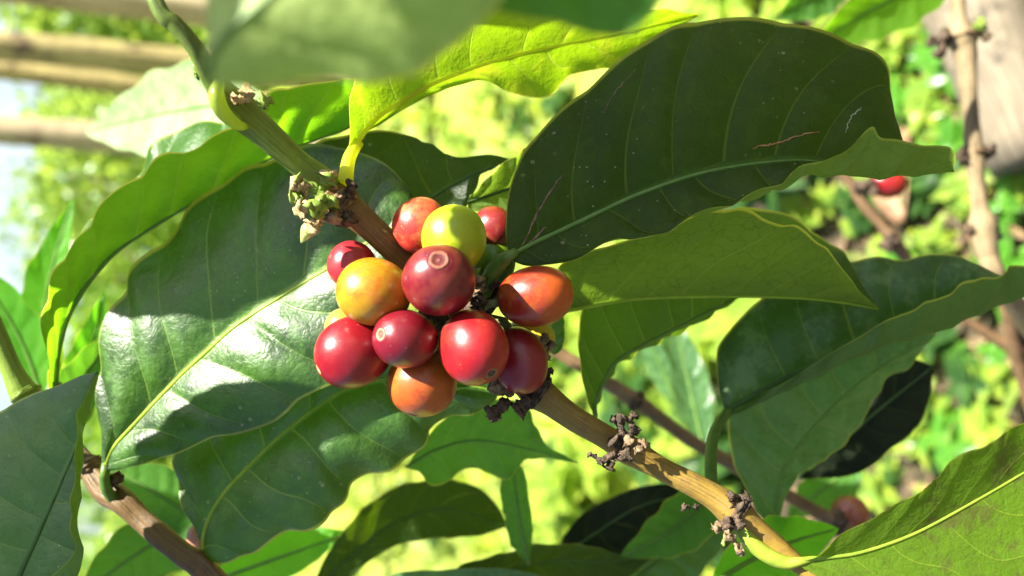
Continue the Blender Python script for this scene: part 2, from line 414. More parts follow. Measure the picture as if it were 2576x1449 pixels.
xs = np.concatenate([-np.geomspace(60, .5, 30), np.linspace(-.45, .45, 7), np.geomspace(.5, 60, 30)])
gx, gy = np.meshgrid(xs, xs + 3)
hz = .012 * np.sin(gx * 5) * np.cos(gy * 4) * (np.abs(gx) < 6)
nn = len(xs); idx = np.arange(nn * nn).reshape(nn, nn)
tag(mesh_obj('ground', np.column_stack([gx.ravel(), gy.ravel(), hz.ravel()]), np.column_stack([idx[:-1, :-1].ravel(), idx[:-1, 1:].ravel(), idx[1:, 1:].ravel(), idx[1:, :-1].ravel()]), ground_mat(), origin=(0, 0, 0)), kind='structure')

GRASS = simple_mat('grass_blades', (.18, .28, .05), (.46, .52, .17), 9.0, .4, .1, tf=.45, trans=(.60, .72, .05))
def grass():
    V = []; Fc = []; k = 0
    n = 26000
    # denser near the camera, thinning far off
    yy = .25 + 9 * rng.random(n) ** 1.7; xx = (rng.random(n) - .5) * (1.2 + yy * 1.3)
    hh = rng.uniform(.02, .06, n) * (1 + .25 * yy); a = rng.uniform(0, 6.28, n); wd = hh * rng.uniform(.10, .2, n); ln = rng.uniform(.1, 1.0, n)
    keep = (np.sin(xx * 7 + 1) + np.cos(yy * 6 + xx * 3) + rng.normal(0, .6, n)) > -.7
    keep &= ~((yy < 1.15) & (rng.random(n) < .88))
    xx, yy, hh, a, wd, ln = (t[keep] for t in (xx, yy, hh, a, wd, ln)); n = len(xx)
    dx, dy = np.cos(a), np.sin(a); px_, py_ = -dy * wd, dx * wd
    rows = []
    for f, ws in ((0, 1), (.5, .9), (1, .08)):
        ox = dx * ln * hh * f ** 1.6; oy = dy * ln * hh * f ** 1.6; z = hh * f * (1 - .25 * ln * f)
        for sg in (-1, 1): rows.append(np.column_stack([xx + ox + sg * px_ * ws, yy + oy + sg * py_ * ws, z]))
    V = np.stack(rows, 1).reshape(-1, 3)
    b = np.arange(n)[:, None] * 6
    Fc = np.concatenate([b + np.array([0, 1, 3, 2]), b + np.array([2, 3, 5, 4])])
    tag(mesh_obj('grass', V, Fc, GRASS, origin=(0, 0, 0)), 'short sunlit yellow green grass on the ground behind the coffee bush', 'grass', kind='stuff')
grass()

def blade_leaf(base, dr, up, L, W, fold=.25, n=6):
    """small broad leaf, 4 columns wide, as vertices and faces"""
    dr = dr / np.linalg.norm(dr); sd = np.cross(dr, up); sd /= np.linalg.norm(sd) + 1e-9; nr = np.cross(sd, dr)
    u = np.linspace(0, 1, n); w_ = np.sin(np.pi * np.clip(u, .03, .99) ** .8) * W / 2
    rows = []
    for v in (-1, 0, 1):
        rows.append(base + np.outer(u * L, dr) + np.outer(v * w_, sd) + np.outer(abs(v) * fold * w_ - .25 * L * u ** 2, nr))
    V = np.concatenate(rows); F_ = [[c * n + i, c * n + i + 1, (c + 1) * n + i + 1, (c + 1) * n + i] for c in range(2) for i in range(n - 1)]
    return V, F_
def join(parts):
    V = []; Fc = []; k = 0
    for v, f in parts:
        V.append(v); Fc += [[i + k for i in q] for q in f]; k += len(v)
    return np.concatenate(V), Fc

WEED = simple_mat('seedling_leaf', (.06, .19, .02), (.13, .32, .035), 40.0, .3, .2, tf=.42, trans=(.35, .75, .06))
WEED2 = simple_mat('weed_leaf_yellow', (.15, .27, .04), (.36, .44, .06), 40.0, .25, .2, tf=.45, trans=(.58, .76, .06))
WEED3 = simple_mat('weed_leaf_dark', (.02, .06, .012), (.05, .12, .02), 40.0, .3, .2, tf=.3, trans=(.12, .30, .03))
STEMG = simple_mat('weed_stem', (.10, .18, .04), (.2, .25, .07), 60.0, .6)
WEEDW = ['low weed with pale green oval leaves', 'low bright green seedling', 'small leafy weed', 'yellow green sprawling weed']
def weed(loc, sc, label, mat, nl=9, seed=0, group='weeds growing on the ground'):
    r = np.random.default_rng(seed)
    root = thing('weed', loc, label, 'weed', group)
    parts = []; h = sc * r.uniform(.9, 1.6)
    lean = r.normal(0, .25, 2)
    for k in range(nl):
        f = r.uniform(.25, 1); a = k * 2.4 + r.uniform(-.3, .3)
        b = np.array(loc) + np.array([lean[0] * h * f, lean[1] * h * f, h * f])
        d = np.array([math.cos(a), math.sin(a), r.uniform(-.1, .7)])
        parts.append(blade_leaf(b, d, np.array([0, 0, 1.]), sc * r.uniform(.7, 1.2), sc * r.uniform(.4, .6)))
    V, Fc = join(parts); mesh_obj('foliage', V, Fc, mat, root)
    st = np.array([np.array(loc) + np.array([lean[0] * h * f, lean[1] * h * f, h * f - .005]) for f in np.linspace(0, 1, 5)])
    Vv, Ff, at = tube(st, np.linspace(.0022, .0010, 5) * (sc / .04), 6); mesh_obj('stem', Vv, Ff, STEMG, root)
wl = 0
spots = [(2370, 230, 'tallest'), (2300, 270, ''), (2210, 215, ''), (2440, 330, ''), (2540, 300, ''), (2560, 420, ''), (2420, 520, ''), (2530, 560, ''), (2150, 560, ''),
         (2560, 800, ''), (2330, 860, ''), (2450, 900, ''), (2540, 970, ''), (2400, 1010, ''), (2500, 1050, ''), (2350, 1100, ''), (2270, 1180, ''), (2440, 1130, ''), (2560, 1130, ''),
         (2200, 1260, ''), (2050, 560, ''), (1980, 500, ''), (1560, 900, ''), (1640, 950, ''), (1690, 870, ''), (1580, 1040, ''), (1700, 1080, ''), (1480, 930, ''), (1400, 1250, ''), (1360, 1330, ''),
         (1440, 1180, ''), (1500, 1210, ''), (1950, 820, ''), (1350, 300, ''), (1120, 290, ''), (1180, 360, ''), (1440, 260, ''), (1250, 240, ''), (1900, 20, ''), (1850, 10, ''), (2010, 30, ''), (2100, 60, ''), (2380, 640, ''), (2560, 680, ''), (1030, 1350, ''), (1130, 1340, ''), (900, 1440, '')]
for k in range(80):
    spots.append((rng.uniform(2080, 2600), rng.uniform(420, 1300) if k % 3 else rng.uniform(60, 500), ''))
for k in range(46):
    x_ = rng.uniform(950, 1950); y_ = rng.uniform(850, 1449) if k % 2 else rng.uniform(150, 600)
    if k % 2 == 0: x_ = rng.uniform(1300, 1950); y_ = rng.uniform(780, 1449)
    spots.append((x_, y_, ''))
def place_word(x, y):
    h = 'behind the green fruit' if 900 < x < 1300 and y < 400 else ''
    if x > 2150 and y < 600: return 'beside the bare knotted branch'
    if x > 2150 and y < 950: return 'beyond the end of the wavy dark leaf'
    if x > 2150: return 'above the pale blotched corner leaf'
    if x > 1750 and y < 200: return 'above the big dark leaf'
    if x > 1850: return 'in the gap under the big dark leaf'
    if x > 1300 and y > 1150: return 'under the brown branch near the lower edge'
    if x > 1300 and y > 800: return 'between the berries and the knobbly twig'
    if y < 500: return 'in the bright gap above the fruit'
    return 'in the gap under the lobed dark leaf'
for i, (x, y, e) in enumerate(spots):
    p = onground(x, y); dist = np.linalg.norm(p - CAM)
    m = WEED if x > 2100 and i % 2 else WEED2
    if i % 3 == 0 and i > 20: m = WEED3
    sc = rng.uniform(.016, .034) * (1 if x > 2060 else rng.uniform(1.6, 3.0))
    lab = f'{"green" if m is WEED else "dark green" if m is WEED3 else "yellow green"} out-of-focus weed {place_word(x, y)}'
    weed(p, sc, lab, m, nl=int(rng.integers(12, 20)), seed=i, group='blurred weeds on the ground ' + place_word(x, y) + (' with green leaves' if m is WEED else ' with dark leaves' if m is WEED3 else ' with yellow green leaves'))

CRN = 0
DRY = simple_mat('dry_leaf', (.26, .13, .07), (.42, .26, .15), 60.0, .7, .6, .001)
DRY2 = simple_mat('dry_leaf_pale', (.45, .33, .2), (.6, .48, .32), 60.0, .7, .6, .001)
for i, (x, y, L, a, m, w_) in enumerate([(2270, 565, .13, 1.5, DRY, 'curled reddish brown fallen leaf lying behind the bare branch'), (2120, 500, .07, .4, DRY2, 'pale tan fallen leaf on the ground under the big dark leaf tip'),
                            (2060, 560, .06, 2.4, DRY2, 'small pale fallen leaf above the mottled leaf'), (2470, 640, .08, 1.2, DRY, 'brown fallen leaf by the foot of the bare branch'),
                            (2250, 690, .07, 2.9, DRY, 'brown fallen leaf just above the wavy leaf edge'), (1480, 900, .10, .2, DRY2, 'pale fallen leaf on the lawn right of the fruit')]):
    p = onground(x, y, .012)
    V, Fc = blade_leaf(p, np.array([math.cos(a - 1.5), math.sin(a - 1.5), .15]), np.array([0, 0, 1.]), L, L * .42, .8, 10)
    o = mesh_obj('fallen_leaf', V, Fc, m, origin=tuple(p)); tag(o, w_, 'fallen leaf')
    sm = o.modifiers.new('s', 'SOLIDIFY'); sm.thickness = .0008

def litter():
    ps = []
    for k in range(900):
        x_ = rng.uniform(1700, 2800); y_ = rng.uniform(-150, 1600); p = onground(x_, y_, .004 + .01 * rng.random())
        a = rng.uniform(0, 6.28); L = rng.uniform(.012, .045)
        ps.append(blade_leaf(p, np.array([math.cos(a), math.sin(a), rng.uniform(-.1, .5)]), np.array([0, 0, 1.]), L, L * rng.uniform(.15, .5), rng.uniform(.2, 1.2), 5))
    V, Fc = join(ps)
    tag(mesh_obj('leaf_litter', V, Fc, simple_mat('litter', (.035, .022, .012), (.30, .19, .09), 26.0, .7, .5, .001), origin=(0, 0, 0)), 'brown and tan leaf litter strewn over the bare soil', 'leaf litter', kind='stuff')
litter()

# weathered log on the ground, top right
def log(name, label, a, b, r0, r1, mat, cat, z=0.0, seed=0, ns=28, rough=.04, parent=None):
    rr = np.random.default_rng(seed)
    n = 30; pts = np.linspace(a, b, n); ph = rr.uniform(0, 6, 6)
    bf = lambda L, an: 1 + (.10 * math.exp(-((L % .42) - .21) ** 2 / .0009) if r0 < .06 else 0) + rough * (math.sin(3 * an + ph[0] + L * 3) + .6 * math.sin(7 * an + ph[1]) + .5 * math.sin(L * 9 + ph[2]) + .4 * math.sin(13 * an + ph[3] - L * 5))
    V, Fc, at = tube(pts, np.linspace(r0, r1, n), ns, 1.0, bf)
    o = mesh_obj(name, V, Fc, mat, parent, attrs=at, origin=None if parent else tuple(a)); tag(o, label, cat); return o
WOOD = bark_mat('weathered_wood', (.15, .12, .08), (.24, .20, .135), (.05, .04, .03), scale=.12, rough=.85, spots=.9)
pa = onground(2700, 400); 
log('log', 'pale weathered log lying on the ground behind the bare knotted branch', pa + np.array([.0, .02, .03]), pa + np.array([.85, .34, .06]), .045, .055, WOOD, 'log', rough=.03)
# trunks, upper left: upright stems of a clump beyond the lawn (upright in the world, lying across the turned picture)
BAMB = bark_mat('dry_stem_bark', (.34, .25, .12), (.54, .44, .17), (.14, .09, .05), scale=.05, rough=.7, spots=1.0)
BAMB2 = bark_mat('tan_stem_bark', (.40, .31, .19), (.52, .42, .27), (.20, .14, .09), scale=.05, rough=.8, spots=.9)
def trunk_at(x, y, dep, rpx, rpx2, label, mat, tilt=0, seed=0):
    b = onground(354 + 1.0, y); 
    p = P(300, y, dep * 100); base = np.array([p[0] + tilt, p[1], -.02])
    top = base + np.array([-tilt * 2.5, .0, 3.4])
    root = thing('bare_tree', base, label, 'tree')
    log('trunk', None, base, top, rpx / F * dep, rpx2 / F * dep, mat, None, seed=seed, rough=.05, parent=root)
trunk_at(200, 10, 2.6, 36, 30, 'tan trunk running along the top edge above the other trunks', BAMB2, .02, 1)
trunk_at(200, 150, 2.3, 36, 32, 'yellow and brown trunk, second of the row behind the green shoot', BAMB, .03, 2)
trunk_at(200, 205, 2.9, 26, 22, 'dark brown trunk just under the yellow and brown one', BAMB, -.04, 3)
trunk_at(200, 350, 2.5, 36, 33, 'tan trunk with dark patches, lowest of the row of trunks', BAMB2, .0, 4)

TREE = simple_mat('far_foliage', (.09, .19, .02), (.18, .32, .04), 1.2, .25, .1, tf=.45, trans=(.40, .62, .05))
TREEB = simple_mat('far_foliage_pale', (.10, .20, .04), (.22, .34, .07), 1.2, .3, .1, tf=.45, trans=(.55, .70, .10))
TRB = simple_mat('far_bark', (.10, .07, .045), (.2, .14, .09), 6, .8)
def tree(x, y, H, R, label, mat, n=1500, ls=.09, seed=0, zc=None, stretch=1.0):
    r = np.random.default_rng(seed)
    root = thing('tree', (x, y, 0), label, 'tree', None)
    cl = r.normal(0, 1, (16, 3)); cl /= np.linalg.norm(cl, axis=1)[:, None]; cl *= r.uniform(.25, 1, (16, 1)) ** .5
    cc = np.array([x, y, H - R * stretch * .9]); sc_ = np.array([R, R, R * stretch])
    pc = cl[r.integers(0, 16, n)] * sc_ * .8 + cc + r.normal(0, 1, (n, 3)) * R * .20
    pc[:, 2] = np.maximum(pc[:, 2], .08)
    d = r.normal(0, 1, (n, 3)); d[:, 2] -= .3; d /= np.linalg.norm(d, axis=1)[:, None]
    e = np.cross(d, r.normal(0, 1, (n, 3))); e /= np.linalg.norm(e, axis=1)[:, None]
    L = ls * r.uniform(.6, 1.3, n)[:, None]; f = np.cross(d, e) * L * .12
    V = np.stack([pc, pc + d * L * .5 + e * L * .24 + f, pc + d * L, pc + d * L * .5 - e * L * .24 + f, pc + d * L * .5], 1).reshape(-1, 3)
    b = np.arange(n)[:, None] * 5
    Fc = np.concatenate([b + np.array([0, 1, 4]), b + np.array([1, 2, 4]), b + np.array([0, 4, 3]), b + np.array([4, 2, 3])])
    mesh_obj('crown', V, Fc, mat, root, smooth=False)
    tp = []
    Vv, Ff, at = tube(np.array([[x, y, -.05], [x + .03, y, H * .3], [x - .02, y + .02, H * .6], [x, y, H * .85]]), [R * .07, R * .055, R * .04, R * .01], 10)
    ps = [(Vv, Ff)]
    for k in range(9):
        s0 = np.array([x, y, H * r.uniform(.25, .6)]); e0 = cc + cl[k] * sc_ * .8
        Vv, Ff, at = tube(np.array([s0, (s0 + e0) / 2 + r.normal(0, .03, 3), e0]), [R * .03, R * .02, R * .006], 6); ps.append((Vv, Ff))
    V, Fc = join(ps); mesh_obj('trunk', V, Fc, TRB, root)
def far_xy(py, dist): return (724.5 - py) / F * dist / 1.0
# image y -> world x at a distance; heights are left of the horizon
for i, (py, dist, H, R, lab, m, ls) in enumerate([
    (60, 6.5, 1.9, .75, 'blurred pale green tree showing between the two upper trunks', TREEB, .12),
    (280, 7.0, 1.7, .75, 'blurred green tree between the lowest trunk and the dark one', TREE, .12),
    (480, 5.5, 1.55, .60, 'blurred bright green bush just under the tan trunk with dark patches', TREEB, .10),
    (700, 6.0, 1.45, .70, 'blurred green bush behind the glowing leaf blade at far left', TREE, .11),
    (900, 7.5, 1.5, .85, 'blurred yellow green bush behind the green shoot at the left edge', TREEB, .12),
    (1150, 6.8, 1.35, .8, 'blurred green bush behind the corner leaf', TREE, .12),
    (1380, 6.0, 1.3, .7, 'blurred green bush in the gap under the sunlit big leaf', TREEB, .12),
    (170, 11, 2.6, 1.3, 'far green tree seen past the trunks', TREE, .2), (600, 12, 2.3, 1.4, 'far green tree rising into the sky patches', TREE, .2),
    (-200, 9, 2.4, 1.3, 'green tree beyond the top edge trunk', TREE, .2), (1000, 13, 2.2, 1.5, 'far tree over the yellow green bush', TREE, .2), (1500, 10, 2.2, 1.2, 'tree beyond the bottom corner', TREE, .2)]):
    tree(far_xy(py, dist), dist, H, R, lab, m, n=1600 if dist < 9 else 1800, ls=ls, seed=20 + i)

# ------------------------------------------------------------------ the coffee fruits
def cherry_mat(name, A, B, t0=.2, t1=.8, mott=.25, third=None, speck=.25, off=0.0, rough=.38):
    """A at the navel end, B at the stalk end, blended along attribute t with cloudy edges; third: cloudy patches of another ripeness"""
    s = NT(name); c = s.coord(off); t = s.attr('t')
    A = tuple(x * .88 for x in A); B = tuple(x * .88 for x in B)
    if third: third = (tuple(x * .8 for x in third[0]), third[1])
    n = s.noise(c, 110.0, 5, .6); n2 = s.noise(c, 420.0, 4, .6)
    tt = s.math('ADD', t, s.math('MULTIPLY', s.math('SUBTRACT', n, .5), .9))
    b = s.mix(s.ramp(tt, t0, t1), A, B)
    if third:
        b = s.mix(s.math('MULTIPLY', s.ramp(s.noise(c, 190.0, 6, .7), .46, .60), third[1]), b, third[0])
    b = s.mix(s.math('MULTIPLY', s.ramp(n2, .45, .75), mott), b, tuple(min(.9, x * 1.7 + .03) for x in A))
    b = s.mix(s.math('MULTIPLY', s.ramp(s.noise(c, 75.0, 4, .6), .54, .68), .42), b, tuple(min(.8, x * 1.35 + y) for x, y in zip(A, (.06, .035, 0))))
    b = s.mix(s.math('MULTIPLY', s.ramp(t, .80, 1.0), .35), b, (.45, .22, .03))
    vd = s.vor(c, 850.0); sc_ = s.n('ShaderNodeSeparateColor'); s.put(sc_.inputs[0], vd.outputs['Color'])
    d = s.math('MULTIPLY', s.math('MULTIPLY', s.ramp(vd.outputs['Distance'], .06, .16, 1, 0), s.math('GREATER_THAN', sc_.outputs[1], .72)), speck)
    b = s.mix(d, b, (.55, .42, .22))
    # the corky ring where the flower sat
    ring = s.math('MULTIPLY', s.ramp(t, .004, .010), s.ramp(t, .016, .024, 1, 0))
    b = s.mix(s.math('MULTIPLY', ring, .5), b, (.45, .26, .14))
    pr = s.n('ShaderNodeBsdfPrincipled', i_Base_Color=b)
    s.put(pr.inputs['Roughness'], s.math('ADD', s.math('MULTIPLY', s.noise(c, 600.0, 2), .16), rough - .10 + 0.0))
    pr.inputs['Subsurface Weight'].default_value = .18; pr.inputs['Subsurface Radius'].default_value = (1, .35, .15); pr.inputs['Subsurface Scale'].default_value = .0012
    pr.inputs['Specular IOR Level'].default_value = .55
    pr.inputs['Coat Weight'].default_value = .15; pr.inputs['Coat Roughness'].default_value = .22
    s.put(pr.inputs['Normal'], s.bump(s.math('ADD', s.noise(c, 260.0, 3), s.math('MULTIPLY', n2, .35)), .22, .0005))
    return s.out(pr.outputs[0])
def nav_mat(name, pale, dark):
    s = NT(name); c = s.coord(); t = s.attr('t')
    t = s.math('ADD', t, s.math('MULTIPLY', s.math('SUBTRACT', s.noise(c, 700.0, 3), .5), .35))
    ring = s.math('MULTIPLY', s.ramp(t, .58, .74), s.ramp(t, .92, 1.06, 1, 0))
    ring = s.math('MAXIMUM', ring, s.math('MULTIPLY', s.ramp(t, .08, .2, 1, 0), .8))
    pr = s.n('ShaderNodeBsdfPrincipled', i_Base_Color=s.mix(ring, dark, pale), i_Roughness=.7)
    s.put(pr.inputs['Normal'], s.bump(s.noise(c, 2500.0, 3), .6, .0002))
    return s.out(pr.outputs[0])
NAV = nav_mat('fruit_navel_cork', (.42, .22, .12), (.20, .05, .03))
NAVD = nav_mat('fruit_navel_dark', (.24, .13, .05), (.06, .03, .02))
NAVR = nav_mat('fruit_navel_red', (.24, .085, .05), (.10, .010, .010))
CLUSTER = P(1190, 790, 18.9)
STK = simple_mat('fruit_stalk', (.10, .15, .03), (.20, .18, .06), 400, .7)
def cherry(label, cx, cy, d, a, c, ax, mat, nav=None, navr=.19, stalk=True):
    cen = P(cx, cy, d); A = a * 1.045 / F * d / 100; C = c * 1.03 / F * d / 100
    ax = camvec(ax); e1 = np.cross(ax, AY); e1 /= np.linalg.norm(e1); e2 = np.cross(ax, e1)
    nr_, na = 64, 64
    th = np.linspace(0, 1, nr_) ** 1.0 * math.pi
    V = []; t = []
    sq = random.choice((-1, 1)) * random.uniform(.02, .05)
    for i, h in enumerate(th):
        rr = math.sin(h) ** .94 * (1 + .03 * math.cos(h)); zz = math.cos(h)
        if nav is not None:
            x = h / navr
            zz -= .035 * math.exp(-(x * 1.1) ** 4) - .020 * math.exp(-((x - 1.0) / .28) ** 2)
        zz += .05 * math.exp(-((math.pi - h) / .25) ** 2)
        for k in range(na):
            an = 2 * math.pi * k / na
            q = 1 + sq * math.cos(2 * an) + .012 * math.cos(3 * an + cx) * math.sin(h) + .006 * math.sin(5 * an + 3 * h + cy)
            V.append(cen + A * rr * q * (math.cos(an) * e1 + math.sin(an) * e2) + C * zz * ax); t.append(h / math.pi)
    idx = np.arange(nr_ * na).reshape(nr_, na); nx = np.roll(idx, -1, 1)
    Fc = np.column_stack([idx[:-1].ravel(), idx[1:].ravel(), nx[1:].ravel(), nx[:-1].ravel()])
    V = np.array(V); f0 = Fc[na * 10]; nn_ = np.cross(V[f0[1]] - V[f0[0]], V[f0[3]] - V[f0[0]])
    if nn_ @ (V[f0[0]] - cen) < 0: Fc = Fc[:, ::-1]
    root = thing('coffee_cherry', cen - ax * C, label, 'coffee cherry', None)
    mesh_obj('skin', V, Fc, mat, root, {'t': t})
    if nav is not None:
        # flat corky disc with a raised rim and a small central point
        R = A * navr * 1.05; V = []; t_ = []; prof = [(0, .10), (.10, .09), (.2, .0), (.45, .02), (.62, .10), (.78, .22), (.90, .24), (1.02, .12), (1.12, -.12)]
        for (r_, z_) in prof:
            for k in range(40):
                an = 2 * math.pi * k / 40; wob = 1 + .03 * math.sin(2 * an + cx) + .02 * math.sin(5 * an)
                t_.append(r_); V.append(cen + ax * (C * (1 - .035) + R * (z_ * .6 + .02)) + R * r_ * wob * (math.cos(an) * e1 + math.sin(an) * e2))
        idx = np.arange(len(prof) * 40).reshape(len(prof), 40); nx = np.roll(idx, -1, 1)
        Fc = np.column_stack([idx[:-1].ravel(), nx[:-1].ravel(), nx[1:].ravel(), idx[1:].ravel()])
        o = mesh_obj('navel', V, Fc, nav, root, {'t': t_})
    if stalk:
        s0 = cen - ax * C * .97; s1 = s0 - ax * .0025
        e = s1 + (CLUSTER - s1) * .5
        Vv, Ff, at = tube(np.array([s0, s1, e]), [.0011, .0009, .0009], 8); mesh_obj('stalk', Vv, Ff, STK, root)
    return root
RED = (.25, .004, .010); DRED = (.17, .006, .012); ORG = (.55, .13, .015); YEL = (.62, .36, .02); GRN = (.34, .46, .03); GOLD = (.60, .30, .02)
cherry('dark red ripe cherry on top of the bunch with a round ringed navel facing out', 1105, 707, 16.7, 85, 99, (.07, .50, .86), cherry_mat('ripe_dark', (.14, .005, .014), (.25, .006, .012), .2, .7, .08, ((.36, .07, .03), .35)), NAVR, .27)
cherry('yellow cherry turning orange, left of the dark red one with the ringed navel', 941, 735, 17.3, 85, 92, (-.86, .12, .30), cherry_mat('turning_gold', (.36, .25, .005), (.42, .19, .005), .1, .6, .08, ((.48, .11, .006), .7), off=.3))
cherry('light red cherry mottled with pale yellow flecks, behind the green one', 1060, 570, 18.25, 67, 71, (-.45, .8, .3), cherry_mat('speckled_red', (.56, .035, .025), (.44, .012, .015), .45, .9, .35, ((.66, .26, .08), .6), speck=.8))
cherry('smooth yellow green unripe cherry behind the top of the bunch', 1143, 602, 17.8, 79, 84, (-.12, .96, .2), cherry_mat('unripe_green', (.34, .45, .012), (.36, .46, .012), .2, .8, .05, speck=.15), simple_mat('fruit_navel_green', (.16, .24, .02), (.28, .34, .03), 900, .6), .13)
cherry('dark red cherry half hidden by the big dark leaf at the back of the bunch', 1240, 577, 19.4, 52, 56, (.5, .75, .3), cherry_mat('back_dark_red', (.22, .012, .012), DRED, .2, .8, .2, ((.36, .12, .03), .5), off=.6))
cherry('red cherry at the upper left of the bunch, tucked behind the yellow one', 886, 667, 18.3, 57, 60, (-.7, .3, .5), cherry_mat('left_red', (.36, .02, .03), RED, .2, .8, .15, off=.9))
cherry('orange red cherry with a gold end, alone at the right of the bunch', 1346, 745, 17.7, 76, 95, (.93, .16, .28), cherry_mat('orange_red', (.46, .08, .008), (.32, .022, .008), .1, .55, .1, ((.46, .13, .012), .5), off=1.4))
cherry('long red cherry with a yellow tipped end at the far left of the bunch', 891, 885, 17.7, 84, 97, (-.80, -.40, .42), cherry_mat('long_red', (.34, .02, .02), RED, .0, .2, .12, off=2.0), simple_mat('fruit_navel_yellow', (.5, .3, .1), (.6, .42, .2), 900, .7), .15)
cherry('small deep red cherry with a round pale navel, low in the middle of the bunch', 1021, 853, 17.0, 72, 84, (-.62, .18, .76), cherry_mat('small_deep_red', (.18, .005, .014), (.22, .006, .012), .2, .7, .06, off=2.6), NAV, .20)
cherry('bright red cherry with a small dark brown navel at its lower right', 1191, 873, 16.9, 84, 96, (.48, -.62, .62), cherry_mat('bright_red', (.34, .008, .012), (.24, .007, .012), .3, .8, .06, ((.40, .04, .015), .4), off=3.1), NAVD, .19)
cherry('dark red cherry resting against the brown branch at the lower right of the bunch', 1306, 906, 18.0, 67, 85, (.30, -.80, .35), cherry_mat('low_dark_red', (.24, .008, .012), (.20, .008, .010), .3, .8, .1, off=3.9))
cherry('orange cherry hanging lowest in the bunch with a flat brown navel below', 1062, 960, 17.9, 84, 85, (-.24, -.90, .34), cherry_mat('lowest_orange', (.44, .09, .010), (.42, .15, .012), .2, .9, .1, ((.36, .03, .01), .6), off=4.4), NAV, .20)
cherry('yellow cherry peeping out between the golden and the long red one', 868, 825, 18.7, 46, 50, (-.5, .3, .4), cherry_mat('hidden_yellow', (.66, .42, .04), (.6, .30, .03), .2, .8, .1, off=5.0))
cherry('green unripe cherry deep in the bunch beneath the stalk of the big dark leaf', 1238, 655, 19.5, 56, 60, (.3, .5, .5), cherry_mat('deep_green', (.14, .24, .01), (.12, .2, .01), .2, .8, .05, speck=.1, off=7), stalk=False)
cherry('yellow cherry hidden behind the orange red one on the right', 1335, 850, 19.4, 52, 60, (.6, -.3, .2), cherry_mat('hidden_yellow_right', (.56, .46, .03), (.62, .46, .04), .2, .8, .1, off=5.6))
# fruits of other branches, out of focus
cherry('blurred red cherry under the curled tip of the big dark leaf', 2231, 460, 42, 38, 46, (.9, -.2, .2), cherry_mat('far_red', (.34, .02, .012), RED, .2, .8, .1, off=6.0), stalk=False)
cherry('blurred brownish red cherry beside the thin brown twig near the lower edge', 2137, 1292, 33, 42, 46, (.3, .3, .7), cherry_mat('far_brown_red', (.30, .07, .03), (.26, .03, .015), .2, .8, .2, ((.3, .16, .05), .6), off=6.6), stalk=False)
cherry('blurred dark red cherry cut by the picture edge beside the leafy weeds', 2572, 880, 45, 30, 34, (.3, .3, .7), cherry_mat('far_dark_red', DRED, DRED, .2, .8, .1), stalk=False)
cherry('pinkish cherry half hidden behind the dark glossy leaf above the brown twig', 497, 1358, 22.2, 26, 46, (.1, .8, .4), cherry_mat('pinkish', (.50, .22, .12), (.45, .16, .10), .2, .8, .2), stalk=False)

# ------------------------------------------------------------------ branches
GREENBARK = bark_mat('green_shoot_bark', (.15, .24, .022), (.21, .30, .03), (.20, .15, .05), 1.0, .5, .22)
BROWN = bark_mat('brown_bark', (.14, .074, .012), (.19, .105, .020), (.10, .055, .03), 1.0, .6, .5)
BROWND = bark_mat('dark_brown_bark', (.13, .075, .035), (.22, .13, .06), (.05, .035, .02), 1.0, .6, .6)
OCHRE = bark_mat('ochre_bark', (.19, .118, .014), (.25, .158, .020), (.13, .075, .03), 1.0, .6, .5)
GREY = bark_mat('grey_tan_bark', (.22, .16, .08), (.31, .23, .12), (.10, .07, .04), .7, .8, .5)
CRUST = simple_mat('dried_flower_crust', (.035, .022, .014), (.13, .085, .05), 700.0, .9, 1.0, .0007)
CRUSTL = simple_mat('dried_flower_tan', (.16, .10, .05), (.34, .24, .13), 700.0, .9, 1.0, .0006)
BUD = simple_mat('green_bud', (.16, .26, .03), (.26, .36, .06), 500.0, .5, .5, .0003, tf=.2, trans=(.5, .6, .1))
TANB = simple_mat('tan_bud_tip', (.34, .22, .09), (.50, .36, .17), 600.0, .8, .8, .0005)
def stem(root, segs, mat, name='stem', ridge=.05, flat=1.0, ns=20, seed=0, n=90, grooves=0):
    a = np.array([(s[0], s[1], s[2]) for s in segs], float); W = Pa(a)
    rad = np.array([s[3] / F * s[2] / 100 for s in segs])
    t = np.linspace(0, 1, n); pts = catmull(W, t); rr = catmull(rad[:, None], t)[:, 0]
    r = np.random.default_rng(seed); ph = r.uniform(0, 6, 5)
    bf = lambda L, an: 1 + ridge * (math.sin(2 * an + ph[0]) + .5 * math.sin(L * 500 + ph[1]) + .5 * math.sin(5 * an + L * 200 + ph[2])) - (grooves * max(0, math.cos(2 * (an + ph[3])) - .7) if grooves else 0)
    V, Fc, at = tube(pts, rr, ns, flat, bf)
    return mesh_obj(name, V, Fc, mat, root, at)
def crumb(root, x, y, d, ang, L, R, mat, seed, name='dried_flower', out_=0.3, flare=1.5):
    """one crumpled dead flower stub: bent, lumpy, flaring to a ragged end. ang in degrees in the picture, L and R in px"""
    r = np.random.default_rng(seed)
    if x > 1400 and d < 20: L *= .85; R *= .72
    k = d / 100 / F; b = P(x, y, d); a = math.radians(ang)
    dr = math.cos(a) * AX + math.sin(a) * AY + out_ * AZ; dr /= np.linalg.norm(dr)
    n = 12; pts = [b]
    for i in range(n): pts.append(pts[-1] + (dr + r.normal(0, .38, 3)) * L * k / n)
    pr_ = R * k * (.75 + .45 * r.random(n + 1)); pr_[-3:] *= flare; pr_[-1] *= .65
    ph = r.uniform(0, 6, 4)
    jit = {}
    bf = lambda l, an: 1 + .28 * math.sin(3 * an + ph[0] + l * 900) + .22 * math.sin(5 * an + ph[1] - l * 1500) + .15 * r.normal()
    V, Fc, at = tube(np.array(pts), pr_, 10, 1, bf)
    return mesh_obj(name, V, Fc, mat, root)
